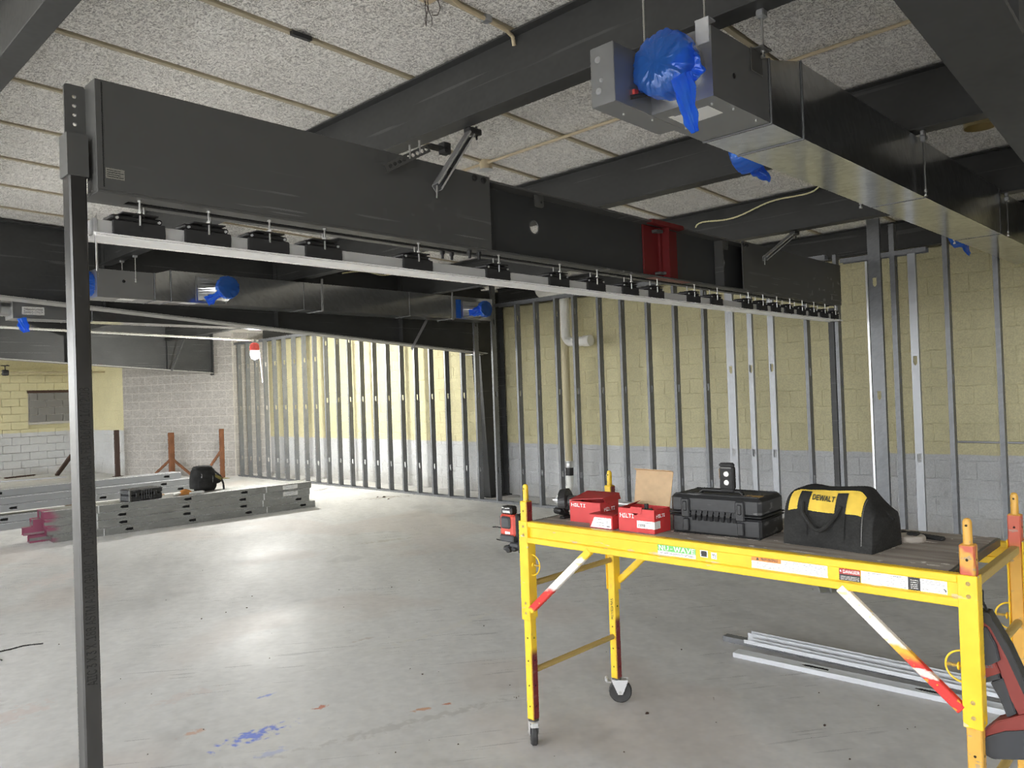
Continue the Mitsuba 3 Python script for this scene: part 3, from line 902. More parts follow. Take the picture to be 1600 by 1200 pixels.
slotted((683, 293), (735, 208), ('y', 3.0), ('y', 3.26), 'bright channel strut hanging at a slant from the roof beam above the header')
slotted((1195, 404), (1240, 366), ('y', 2.98), ('x', 7.14), 'bright channel strut hanging at a slant near the wall end of the header', 0.038)
# ------------------------------------------------------------------ supply ducts
plain('m_label_white', (0.70, 0.70, 0.67), 0.5)
plain('m_print', (0.10, 0.10, 0.10), 0.6)
scene['m_film'] = {'type': 'blendbsdf', 'weight': 0.58,
                   'a': {'type': 'principledthin', 'base_color': rgb(0.07, 0.29, 0.98), 'roughness': 0.10, 'spec_trans': 0.0, 'diff_trans': 1.0, 'eta': 1.8},
                   'b': {'type': 'thindielectric', 'int_ior': 1.6, 'specular_transmittance': rgb(0.36, 0.60, 1.0)}}
plain('m_film_dark', (0.02, 0.10, 0.42), 0.25)


def bag(ax, c, r, back, seed, tail=None, flat=0.35):
    """Thin plastic pulled over a round collar: a wrinkled dome of radius r round the point c, gathered 'back' metres behind, with a loose tail."""
    ez = nrm(ax)
    ex = nrm(np.cross([0, 0, 1], ez))
    ey = np.cross(ez, ex)
    nu, nv = 110, 34
    V, F = [], []
    for j in range(nv):
        t = j / (nv - 1)
        if t < 0.45:
            u = t / 0.45
            rr, zz = r * math.sin(u * math.pi / 2) ** 0.8, r * flat * (math.cos(u * math.pi / 2))
        else:
            u = (t - 0.45) / 0.55
            rr, zz = r * (1.0 + 0.05 * math.sin(u * math.pi) - 0.10 * u), -back * u
        for i in range(nu):
            a = i / nu * 2 * math.pi
            k = 1 + 0.16 * (meshkit.fbm(np.array([math.cos(a) * 7, math.sin(a) * 7, seed + t * 1.6]), 3) - 0.5) * min(1, t * 2.5) + 0.030 * math.sin(a * 17 + 6 * math.sin(a * 3 + seed) + 2.5 * t) * min(1, t * 1.6)
            q = math.sin(t * math.pi) ** 0.5
            dz = r * q * (0.10 * (meshkit.fbm(np.array([rr / r * 5 * math.cos(a) + seed, rr / r * 5 * math.sin(a), seed]), 3) - 0.5) + 0.022 * math.sin(a * 21 + 4 * math.sin(2 * a + seed)) * min(1, t * 2))
            V.append(np.asarray(c) + rr * k * (math.cos(a) * ex + math.sin(a) * ey) + (zz + dz) * ez)
    for j in range(nv - 1):
        for i in range(nu):
            l = (i + 1) % nu
            F += [(j * nu + i, (j + 1) * nu + l, j * nu + l), (j * nu + i, (j + 1) * nu + i, (j + 1) * nu + l)]
    m = trimesh.Trimesh(np.array(V), np.array(F), process=False)
    return m


def tail_mesh(p, q, w0, w1, seed, flap=(0, 1, 0), n=22, folds=2):
    """A loose hanging end of plastic from p to q, crumpled in folds and narrowing."""
    p, q = np.asarray(p, float), np.asarray(q, float)
    d = nrm(q - p)
    s = nrm(np.cross(d, flap))
    f = np.cross(s, d)
    V, F = [], []
    m = 40
    for j in range(n):
        t = j / (n - 1)
        w = (w0 * (1 - t) + w1 * t) * (0.85 + 0.5 * meshkit.noise(np.array([t * 4.0, seed, 0])))
        c = p + (q - p) * t + s * 0.12 * w0 * math.sin(t * 5 + seed)
        for i in range(m):
            a = i / m * 2 * math.pi
            k = 1 + (0.30 * math.sin(a * 5 + t * 3 + seed) + 0.25 * math.sin(a * 9 - t * 11)) * (0.4 + t)
            V.append(c + s * w * math.cos(a) * k + f * w * 0.35 * math.sin(a) * k)
    for j in range(n - 1):
        for i in range(m):
            l = (i + 1) % m
            F += [(j * m + i, j * m + l, (j + 1) * m + l), (j * m + i, (j + 1) * m + l, (j + 1) * m + i)]
    return trimesh.Trimesh(np.array(V), np.array(F), process=False)


def seg_box(x0, x1, yf, w, zb, zt, yaw=0.0, zt0=None, x_ref=None):
    """A closed length of duct; yf(x) is its camera-side face."""
    p = []
    for x, z in ((x0, zt if zt0 is None else zt0), (x1, zt)):
        for y in (yf(x), yf(x) + w):
            p += [(x, y, zb), (x, y, z)]
    return hexa(p)


def flange(x, yf, w, zb, zt, t=0.007, o=0.006):
    y = yf(x)
    return cat([bx(x - t, x + t, y - o, y + 0.003, zb - o, zt + o, 0.003), bx(x - t, x + t, y + w - 0.003, y + w + o, zb - o, zt + o, 0.003),
                bx(x - t, x + t, y - o, y + w + o, zb - o, zb + 0.003, 0.003), bx(x - t, x + t, y - o, y + w + o, zt - 0.003, zt + o, 0.003)])


def duct_run(label, yf, w, zb, x_box, zt_box, x_tr, zt, joints, x_end, skip_box=False):
    t = thing('air_duct', label, 'duct')
    b = part(t, 'terminal_box', seg_box(x_box, x_tr[0], yf, w, zb, zt_box), 'm_box_galv')
    part(t, 'joint_flange', flange(x_tr[0] + 0.012, yf, w, zb, zt_box), 'm_galv')
    part(t, 'transition', seg_box(x_tr[0] + 0.02, x_tr[1], yf, w, zb, zt, zt0=zt_box), 'm_duct')
    part(t, 'joint_flange', flange(x_tr[1] + 0.012, yf, w, zb, zt), 'm_galv')
    xs = [x_tr[1] + 0.02] + list(joints) + [x_end]
    for a, c in zip(xs[:-1], xs[1:]):
        part(t, 'duct_section', seg_box(a, c - 0.004, yf, w, zb, zt), 'm_duct')
        if c != x_end:
            part(t, 'joint_flange', flange(c, yf, w, zb, zt, 0.006, 0.004), 'm_galv')
    return t


# duct overhead on the right, with the control box at its end
Y2 = lambda x: 1.455 - 0.021 * (x - 2.71)
Z2 = 2.848
d2 = duct_run('shiny galvanized duct overhead on the right, control box and large blue bag at its end', Y2, 0.325, Z2, 2.71, 3.125, (3.18, 3.50), 3.205, (5.25, 7.1), 9.2)
part(d2, 'control_box', bx(2.455, 2.94, 1.737, 1.852, Z2 - 0.002, 3.083, 0.003), 'm_box_galv', label='control box beside the inlet')
for z in (3.03, 2.905):
    part(d2, 'knockout', lathe([(0.001, 0.002), (0.012, 0.002), (0.014, 0.0)], 16, (2.455, 1.815, z), (-1, 0, 0)), 'm_galv_plain')
part(d2, 'knockout', lathe([(0.001, 0.002), (0.008, 0.002), (0.009, 0.0)], 16, (2.455, 1.80, 2.945), (-1, 0, 0)), 'm_galv_plain')
part(d2, 'inlet_collar', lathe([(0.118, 0.0), (0.118, 0.13), (0.112, 0.13), (0.112, 0.0)], 40, (2.712, 1.605, 2.985), (-1, 0, 0)), 'm_duct', 30)
part(d2, 'flow_cross', cat([cyl((2.60, 1.605 - 0.10 * math.cos(a), 2.985 - 0.10 * math.sin(a)), (2.60, 1.605 + 0.10 * math.cos(a), 2.985 + 0.10 * math.sin(a)), 0.008, 8) for a in (0.6, 0.6 + math.pi / 2)]), 'm_black')
part(d2, 'damper_shaft', cyl((2.56, 1.735, 2.885), (2.62, 1.70, 2.90), 0.009, 10), 'm_black')
part(d2, 'shaft_cap', bx(2.575, 2.60, 1.725, 1.737, 2.89, 2.92), 'm_red_plastic')
part(d2, 'hanger_bracket', cat([bx(2.704, 2.71, 1.46, 1.52, 3.06, 3.16, 0.002), bx(2.704, 2.76, 1.46, 1.52, 3.154, 3.16)]), 'm_bright_galv')
part(d2, 'hanger_bracket', cat([bx(3.02, 3.12, Y2(3.1) - 0.006, Y2(3.1), 3.03, 3.13, 0.002), bx(3.04, 3.12, Y2(3.1) - 0.05, Y2(3.1), 3.124, 3.130)]), 'm_steel_dull')
lab = [on(*q, 'z', Z2 - 0.001) for q in [(1055, 182), (1106, 165), (1130, 176), (1078, 194)]]
part(d2, 'label', hexa([tuple(p) for p in lab] + [tuple(p - [0, 0, 0.0008]) for p in lab]), 'm_label_white')
lab = [on(*q, 'z', Z2 - 0.001) for q in [(1044, 183), (1052, 181), (1082, 193), (1073, 196)]]
part(d2, 'label', hexa([tuple(p) for p in lab] + [tuple(p - [0, 0, 0.0008]) for p in lab]), 'm_label_white')
for x, y in [(2.60, 1.80), (2.75, 1.76), (2.78, 1.50), (2.90, 1.47), (2.95, 1.72), (3.10, 1.47)]:
    part(d2, 'screw', cyl((x, y, Z2 + 0.002), (x, y, Z2 - 0.008), 0.005, 8), 'm_rod')
part(d2, 'test_hole', lathe([(0.001, 0.0015), (0.011, 0.0015), (0.012, 0)], 12, (2.88, Y2(2.88), 2.97), (0, -1, 0)), 'm_dark_hole')

b1 = thing('plastic_cover', 'large blue plastic bag pulled over the round inlet of the duct overhead on the right', 'plastic bag')
part(b1, 'hood', bag((-1, 0.02, 0), (2.585, 1.605, 2.985), 0.128, 0.10, 3.0), 'm_film', True)
part(b1, 'side_fold', tail_mesh((2.60, 1.53, 3.00), (2.63, 1.475, 2.90), 0.05, 0.03, 2.0, (1, 0, 0)), 'm_film', True)
part(b1, 'loose_end', tail_mesh((2.57, 1.515, 2.90), on(1087, 206, 'x', 2.55), 0.032, 0.012, 1.0, (1, 0.2, 0)), 'm_film', True)


def takeoff(t, x0, x1, yf, zc, h, rc, ycol, xc):
    """A rectangular tap on the duct's camera side narrowing to a round collar."""
    y = yf(x0)
    n = 32
    V, F = [], []
    for i in range(n):
        a = i / n * 2 * math.pi
        c, s = math.cos(a), math.sin(a)
        k = 1 / max(abs(c), abs(s))
        V.append(((x0 + x1) / 2 + (x1 - x0) / 2 * c * k, y, zc + h / 2 * s * k))
    for i in range(n):
        a = i / n * 2 * math.pi
        V.append((xc + rc * math.cos(a), ycol, zc + rc * math.sin(a)))
    for i in range(n):
        a = i / n * 2 * math.pi
        V.append((xc + rc * math.cos(a), ycol - 0.09, zc + rc * math.sin(a)))
    for j in range(2):
        for i in range(n):
            l = (i + 1) % n
            F += [(j * n + i, (j + 1) * n + l, j * n + l), (j * n + i, (j + 1) * n + i, (j + 1) * n + l)]
    part(t, 'takeoff', trimesh.Trimesh(np.array(V), np.array(F), process=False), 'm_duct')
    part(t, 'takeoff_rim', cat([bx(x0 - 0.012, x0 + 0.01, y - 0.012, y, zc - h / 2 - 0.01, zc + h / 2 + 0.01, 0.003), bx(x1 - 0.01, x1 + 0.012, y - 0.012, y, zc - h / 2 - 0.01, zc + h / 2 + 0.01, 0.003)]), 'm_duct')


# duct behind the header
Y1 = lambda x: 8.35
Z1_ = 2.842
d1 = duct_run('long shiny duct below the dark rafter, two round outlets wrapped in blue', Y1, 0.33, Z1_, 2.72, 3.130, (3.28, 3.45), 3.176, (5.08, 6.735), 8.36)
takeoff(d1, 3.74, 4.08, Y1, 3.0, 0.27, 0.118, 8.16, 3.98)
takeoff(d1, 7.72, 8.06, Y1, 2.985, 0.25, 0.112, 8.18, 7.98)
part(d1, 'test_hole', lathe([(0.001, 0.0015), (0.015, 0.0015), (0.016, 0)], 12, (2.98, 8.35, 3.02), (0, -1, 0)), 'm_dark_hole')
for x, z0 in ((5.34, 2.82), (7.53, 2.80)):
    part(d1, 'strap', cat([bx(x - 0.014, x + 0.014, 8.343, 8.349, z0 + 0.02, 3.24), bx(x - 0.014, x + 0.014, 8.68, 8.684, z0 + 0.02, 3.24), bx(x - 0.014, x + 0.014, 8.343, 8.684, Z1_ - 0.006, Z1_ - 0.001)]), 'm_galv_plain')
for x in (2.95, 3.6):
    part(d1, 'label', bx(x, x + 0.16, 8.36, 8.50, Z1_ - 0.002, Z1_ - 0.001), 'm_label_white')
part(d1, 'tape_patch', bx(7.60, 7.70, 8.347, 8.349, Z1_ + 0.01, 3.13), 'm_film_dark', label='strip of blue tape')
part(d1, 'inlet_collar', lathe([(0.118, 0.0), (0.118, 0.13), (0.112, 0.13), (0.112, 0.0)], 40, (2.72, 8.52, 2.985), (-1, 0, 0)), 'm_duct', 30)
b2 = thing('plastic_cover', 'blue plastic over the duct inlet just beside the dark steel post', 'plastic bag')
scene[b2] = shape(bag((-1, 0, 0), (2.63, 8.52, 2.985), 0.135, 0.09, 7.0), 'm_film', True)
b3 = thing('plastic_cover', 'round blue plastic wrap on the first outlet of the duct behind the header', 'plastic bag')
part(b3, 'hood', bag((0.0, -1, 0), (3.98, 8.075, 3.0), 0.124, 0.09, 4.0, flat=0.12), 'm_film', True)
part(b3, 'loose_end', tail_mesh((3.91, 8.10, 2.93), (3.76, 8.16, 2.84), 0.035, 0.03, 4.0), 'm_film', True)
b4 = thing('plastic_cover', 'round blue plastic wrap on the far-end outlet of the duct behind the header', 'plastic bag')
part(b4, 'hood', bag((0.0, -1, 0), (7.98, 8.095, 2.985), 0.118, 0.10, 9.0, flat=0.12), 'm_film', True)
part(b4, 'loose_end', tail_mesh((7.88, 8.13, 2.95), (7.74, 8.22, 2.93), 0.05, 0.03, 5.0), 'm_film', True)

# duct beyond the middle rafter
Y3 = lambda x: 10.05
d3 = duct_run('duct beyond the middle rafter, seen below its flange, with a barcode sheet', Y3, 0.33, 2.770, 2.385, 3.05, (2.95, 3.2), 3.10, (5.2,), 7.9)
part(d3, 'barcode_sheet', bx(2.475, 2.70, 10.047, 10.0495, 2.815, 2.905), 'm_label_white', label='white barcode sheet')
for k in range(5):
    part(d3, 'printed_bar', bx(2.49, 2.685, 10.0462, 10.0468, 2.826 + k * 0.015, 2.830 + k * 0.015 + 0.003 * (k % 2)), 'm_print')
part(d3, 'inlet_collar', lathe([(0.11, 0.0), (0.11, 0.10), (0.105, 0.10), (0.105, 0.0)], 32, (2.385, 10.21, 2.91), (-1, 0, 0)), 'm_duct', 30)
b5 = thing('plastic_cover', 'strip of blue plastic hanging under the duct with the barcode sheet', 'plastic bag')
scene[b5] = shape(cat([tail_mesh(on(33, 497, 'y', 10.0), on(41, 519, 'y', 9.98), 0.045, 0.03, 2.0)]), 'm_film', True)
# outlets on the hidden side of the overhead duct
b6 = thing('plastic_cover', 'blue plastic hanging from the hidden side of the overhead duct, below its near half', 'plastic bag')
c6 = on(1160, 255, 'y', 1.88)
part(b6, 'hood', bag((0, 1, -0.15), (c6[0], 1.90, c6[2] + 0.045), 0.10, 0.12, 5.0, flat=0.2), 'm_film', True)
part(b6, 'loose_end', tail_mesh((c6[0] + 0.02, 1.86, c6[2] + 0.03), on(1203, 282, 'y', 1.86), 0.05, 0.012, 3.0), 'm_film', True)
part(d2, 'side_collar', cyl((c6[0], Y2(c6[0]) + 0.32, 2.95), (c6[0], 1.90, 2.935), 0.085, 24), 'm_duct', 40)
b7 = thing('plastic_cover', 'ragged blue plastic scrap below the overhead duct near the plain studs', 'plastic bag')
c7 = on(1492, 378, 'y', 1.78)
part(b7, 'hood', bag((0, 1, -0.15), (c7[0], 1.80, c7[2] + 0.06), 0.11, 0.12, 6.0, flat=0.2), 'm_film', True)
part(b7, 'loose_end', tail_mesh((c7[0] + 0.05, 1.74, c7[2] + 0.02), on(1515, 396, 'y', 1.74), 0.05, 0.02, 6.0), 'm_film', True)
part(d2, 'side_collar', cyl((c7[0], Y2(c7[0]) + 0.32, c7[2] + 0.07), (c7[0], 1.78, c7[2] + 0.07), 0.09, 24), 'm_duct', 40)


def rod(p, q, label, clamp=True):
    t = thing('threaded_rod', label, 'rod')
    p, q = np.asarray(p, float), np.asarray(q, float)
    part(t, 'shank', cyl(p, q, 0.0048, 8), 'm_rod', 40)
    part(t, 'nut', cat([cyl(p + [0, 0, 0.02], p + [0, 0, 0.032], 0.011, 6), cyl(p + [0, 0, -0.006], p + [0, 0, 0.004], 0.011, 6)]), 'm_rod')
    if clamp:
        part(t, 'beam_clamp', cat([bx(q[0] - 0.022, q[0] + 0.022, q[1] - 0.018, q[1] + 0.018, q[2] - 0.045, q[2] - 0.008, 0.006), bx(q[0] - 0.03, q[0] + 0.015, q[1] - 0.012, q[1] + 0.012, q[2] - 0.008, q[2] + 0.022, 0.004)]), 'm_galv_plain')
    return t


rod((2.76, 1.79, 3.10), (2.76, 1.79, 3.68), 'thin hanger rod going up behind the large blue bag', False)
rod((2.735, 1.492, 3.13), (2.735, 1.492, 3.68), 'thin hanger rod above the bright bracket at the blue bag', False)
rod((3.085, 1.42, 3.10), (3.085, 1.42, 3.305), 'hanger rod from the beam to the dark bracket on the overhead duct')
for x, zb in ((5.16, 3.215), (7.2, 3.16)):
    for s, wh in ((-1, 'camera side'), (1, 'hidden side')):
        y = Y2(x) - 0.03 if s < 0 else Y2(x) + 0.355
        rod((x, y, 2.842), (x, y, zb), f'hanger rod on the {wh} of the overhead duct, {"nearer" if x < 6 else "farther"} beam', True)
    part(d2, 'trapeze', bar((x, Y2(x) - 0.06, 2.832), (x, Y2(x) + 0.38, 2.832), 0.03, 0.02), 'm_galv_plain') if False else None
for x, y, wh in ((3.03, 8.33, 'nearer'), (3.03, 8.70, 'farther')):
    rod((x + 0.06, y, 3.02), (x + 0.06, y, 3.318), f'short hanger rod with beam clamp at the duct behind the header, {wh} of two')
rod((2.735, 8.36, 3.05), (2.735, 8.36, 3.69), 'thin hanger rod beside the steel post, above the blue inlet cover', False)

# ------------------------------------------------------------------ small services on the ceiling
plain('m_conduit', (0.62, 0.52, 0.35), 0.5)
cz = float(ZC(4.40)) - 0.028
cd = thing('conduit', 'cream painted conduit crossing the ceiling panels to a round box', 'pipe')
part(cd, 'pipe', cyl((4.40, 0.72, cz), (4.41, 5.6, cz), 0.011, 12), 'm_conduit', 40)
part(cd, 'round_box', lathe([(0.001, -0.045), (0.05, -0.045), (0.052, -0.03), (0.052, 0.03), (0.001, 0.03)], 24, (4.43, 4.44, cz)), 'm_conduit', 30)
part(cd, 'box_lid', lathe([(0.001, -0.004), (0.058, -0.004), (0.058, 0.0), (0.001, 0.0)], 24, (4.43, 4.44, cz - 0.045)), 'm_alu_web', 30)
cd = thing('conduit', 'short cream conduit with a drooping open end across the top of the roof beam', 'pipe')
part(cd, 'pipe', tube([(1.9, 2.60, 3.67), (2.40, 2.70, 3.665), (2.62, 2.77, 3.665), (2.95, 2.775, 3.650), (3.02, 2.79, 3.64), (3.04, 2.80, 3.60)], 0.011, 12), 'm_conduit', 40)
part(cd, 'strap', bx(2.79, 2.83, 2.755, 2.795, 3.645, 3.68), 'm_galv_plain')
lw = thing('loose_wires', 'tangle of thin dark wires hanging out of a ceiling box', 'wires')
w0 = on(668, -6, 'z', 3.66)
plain('m_wire', (0.05, 0.035, 0.03), 0.5)
part(lw, 'ceiling_box', bx(w0[0] - 0.05, w0[0] + 0.05, w0[1] - 0.05, w0[1] + 0.05, 3.65, 3.70, 0.004), 'm_conduit')
for pts in ([(665, 0), (664, 12), (667, 25), (666, 40)], [(668, 0), (670, 18), (675, 28), (675, 40)], [(684, 0), (688, 12), (684, 24), (676, 24), (675, 18)], [(662, 0), (669, 14), (664, 30), (666, 42)]):
    q = [w0 + [0, 0, -0.01]] + [on(x, y, 'z', 3.62) for x, y in pts]
    part(lw, 'wire', tube(np.array(q), 0.0022, 6), 'm_wire', 40)
# black scrap stuck in a tee
q = on(471, 56, 'z', 3.672)
whole('tape_scrap', 'black scrap stuck in a ceiling joint', 'scrap', bx(q[0] - 0.06, q[0] + 0.06, q[1] - 0.012, q[1] + 0.018, 3.660, 3.684, 0.003), 'm_black')
# brass lamp ring at the upper right
q = on(1532, 192, 'z', 3.50)
br = thing('recessed_lamp', 'round brass can light in the ceiling at the upper right', 'lamp')
plain('m_brass', (0.55, 0.45, 0.24), 0.3, 0.6)
part(br, 'can', lathe([(0.001, 0.10), (0.10, 0.10), (0.105, 0.0), (0.098, 0.0), (0.092, 0.06), (0.001, 0.06)], 32, (q[0], q[1], 3.47)), 'm_brass', 30)
# cables
plain('m_cable_yellow', (0.72, 0.67, 0.42), 0.5)


def wire(key, label, pts, axis, v, r, m, cat_='cable'):
    P = np.array([on(x, y, axis, v) for x, y in pts])
    t = np.linspace(0, 1, len(P))
    from scipy.interpolate import CubicSpline
    P = CubicSpline(t, P)(np.linspace(0, 1, len(P) * 6))
    return whole(key, label, cat_, tube(P, r, 8), m, 40)


wire('cable', 'pale yellow cable hanging along a dark roof beam above the red plates', [(1087, 356), (1105, 346), (1140, 342), (1175, 328), (1210, 313), (1250, 305), (1279, 292)], 'x', 7.12, 0.008, 'm_cable_yellow')
wire('cable', 'pale cable drooping in front of the dark rafter below the white track', [(535, 427), (560, 424), (580, 426), (600, 430), (625, 425), (650, 427)], 'y', 9.0, 0.010, 'm_cable_yellow')
pp = thing('service_pipe', 'long pale pipe crossing the far bay to the work light', 'pipe')
scene[pp] = shape(cyl(on(-60, 508, 'y', 13.0), on(387, 532, 'y', 13.0) + [0.2, 0, 0], 0.018, 12), 'm_pvc', 40)
part(pp, 'hanger', bx(6.84, 6.88, 12.96, 13.04, 2.80, 2.86), 'm_galv_plain')
pl = thing('pull_cord', 'white cord hanging straight down from the work light', 'cord')
scene[pl] = shape(cyl(LAMP + [0.10, 0.02, 0.10], on(410.5, 598, 'y', 13.0), 0.008, 8), 'm_white', 40)
# sprinkler line on the far wall
sp = thing('sprinkler_pipe', 'thin pipe with a valve running below the dark far rafter', 'pipe')
ys = 21.5
a, b = on(0, 583, 'y', ys), on(185, 580, 'y', ys)
zz = float((a[2] + b[2]) / 2)
part(sp, 'pipe', cyl((a[0] - 0.6, ys, zz), (b[0], ys, zz), 0.022, 10), 'm_pvc_paint', 40)
part(sp, 'drop', cyl((b[0], ys, zz), (b[0], ys, zz + 0.25), 0.022, 10), 'm_pvc_paint', 40)
v = on(8, 580, 'y', ys)
part(sp, 'valve', cat([bx(v[0] - 0.07, v[0] + 0.07, ys - 0.05, ys + 0.05, zz - 0.08, zz + 0.06, 0.02), cyl((v[0], ys, zz), (v[0], ys, zz + 0.16), 0.012, 8), cyl((v[0] - 0.09, ys, zz + 0.16), (v[0] + 0.09, ys, zz + 0.16), 0.012, 8)]), 'm_black')
# ------------------------------------------------------------------ rolling scaffold
def yellow_paint(p, n, uv):
    w = fbm(p.x * 14, p.y * 14, p.z * 14, 3)
    sc = smoothstep(0.72, 0.80, fbm(p.x * 30 + 5, p.y * 16, p.z * 40, 3))
    c = mix((0.78, 0.50, 0.022), (0.86, 0.58, 0.035), w)
    return mix(c, (0.55, 0.50, 0.38), 0.7 * sc)


def worn_leg(p, n, uv):
    """Older ladder tubes: ochre yellow, with red and bare patches near the tops."""
    w = fbm(p.x * 20, p.y * 20, p.z * 14, 3)
    c = mix((0.58, 0.30, 0.05), (0.70, 0.40, 0.07), w)
    left = smoothstep(1.4, 1.6, p.y)
    c = mix(c, mi.Color3f(0.80, 0.53, 0.03), left)
    top = smoothstep(1.02, 1.10, p.z) * (1 - smoothstep(1.185, 1.195, p.z)) * (1 - left)
    c = mix(c, (0.50, 0.10, 0.055), top * smoothstep(0.35, 0.5, w))
    # dark red side of the left pair's tubes
    sd = left * smoothstep(-0.5, -0.9, n.y) * smoothstep(0.50, 0.40, dr.abs(p.z - 0.26) * 2.2)
    c = mix(c, (0.16, 0.018, 0.02), sd)
    sd2 = left * smoothstep(-0.5, -0.9, n.y) * smoothstep(1.06, 1.10, p.z) * (1 - smoothstep(1.19, 1.2, p.z))
    c = mix(c, (0.18, 0.022, 0.022), sd2)
    ch = smoothstep(0.68, 0.74, fbm(p.x * 45, p.y * 45, p.z * 60, 3))
    return mix(c, (0.30, 0.25, 0.20), 0.6 * ch * (1 - 0.7 * left))


def brace_paint(p, n, uv):
    w = 0.04 * (fbm(p.x * 30, p.y * 30, p.z * 30, 3) - 0.5)
    lf = smoothstep(1.5, 1.7, p.y)
    y = mi.Color3f(0.82, 0.55, 0.03)
    wh = mi.Color3f(0.80, 0.76, 0.70)
    rd = mi.Color3f(0.60, 0.035, 0.03)
    z = p.z + w
    a = mix(y, wh, smoothstep(0.965, 0.945, z))
    a = mix(a, rd, smoothstep(0.795, 0.775, z))
    a = mix(a, y, smoothstep(0.685, 0.675, z))
    b = mix(wh, mi.Color3f(0.75, 0.40, 0.04), smoothstep(0.845, 0.825, z))
    b = mix(b, rd, smoothstep(0.815, 0.785, z))
    b = mix(b, wh, 0.75 * smoothstep(0.775, 0.770, z) * smoothstep(0.748, 0.756, z))
    c = mix(b, a, lf)
    ch = smoothstep(0.66, 0.72, fbm(p.x * 60, p.y * 60, p.z * 60, 3))
    return mix(c, y * 0.9, 0.5 * ch)


def deck_col(p, n, uv):
    g = fbm(p.x * 26, p.y * 3.2, 1, 4)
    d = fbm(p.x * 5, p.y * 3, 4, 3)
    c = mix((0.22, 0.19, 0.165), (0.31, 0.28, 0.245), smoothstep(0.25, 0.75, g)) * (0.8 + 0.4 * d)
    sp = smoothstep(0.74, 0.77, fbm(p.x * 28 + 7, p.y * 16, 2, 2))
    return mix(c, (0.62, 0.58, 0.52), 0.75 * sp)


mat('m_yellow', {'type': 'principled', 'base_color': proc(yellow_paint), 'roughness': 0.36, 'specular': 0.5})
mat('m_leg', {'type': 'principled', 'base_color': proc(worn_leg), 'roughness': 0.42, 'specular': 0.5})
mat('m_brace', {'type': 'principled', 'base_color': proc(brace_paint), 'roughness': 0.42, 'specular': 0.5})
mat('m_deck', {'type': 'principled', 'base_color': proc(deck_col), 'roughness': 0.75, 'specular': 0.25})
plain('m_rung', (0.42, 0.30, 0.10), 0.6)
plain('m_tyre', (0.03, 0.03, 0.03), 0.6)
plain('m_tyre_grey', (0.22, 0.20, 0.19), 0.7)
sc = thing('rolling_scaffold', 'yellow rolling scaffold on casters with tools on its wooden deck', 'scaffold')
XF, XK = 2.722, 3.405                   # room-side faces of the front and back tubes
YL, YR = 2.535, 0.630                   # lower faces of the tubes of the left and right ladders
TW = 0.044
DZ = 1.095


def leg(x, y, m):
    k = part(sc, 'leg', bx(x, x + TW, y, y + TW, 0.135, 1.193, 0.004), m)
    part(sc, 'top_pin', lathe([(0.016, 1.19), (0.0135, 1.197), (0.0135, 1.262), (0.009, 1.272), (0.001, 1.275)], 16, (x + TW / 2, y + TW / 2, 0)), m, 40)
    part(sc, 'pin_hole', lathe([(0.001, 0.0006), (0.0035, 0.0006), (0.0036, 0)], 10, (x + TW / 2 - 0.0134, y + TW / 2, 1.252), (-1, 0, 0)), 'm_dark_hole')
    for z in (0.20, 0.30, 0.42, 0.53, 1.145):
        part(sc, 'adjusting_hole', lathe([(0.001, 0.0006), (0.004, 0.0006), (0.0041, 0)], 10, (x, y + TW / 2, z), (-1, 0, 0)), 'm_dark_hole')
        part(sc, 'adjusting_hole', lathe([(0.001, 0.0006), (0.004, 0.0006), (0.0041, 0)], 10, (x + TW / 2, y, z), (0, -1, 0)), 'm_dark_hole')


for x in (XF, XK):
    for y in (YL, YR):
        leg(x, y, 'm_leg')
for y in (YL, YR):
    for z in (0.365, 0.785):
        part(sc, 'rung', cyl((XF + TW, y + TW / 2, z), (XK, y + TW / 2, z), 0.0145, 14), 'm_rung', 40)
    part(sc, 'end_bar', bx(XF + TW, XK, y + 0.008, y + 0.036, 1.045, 1.075, 0.003), 'm_rung')


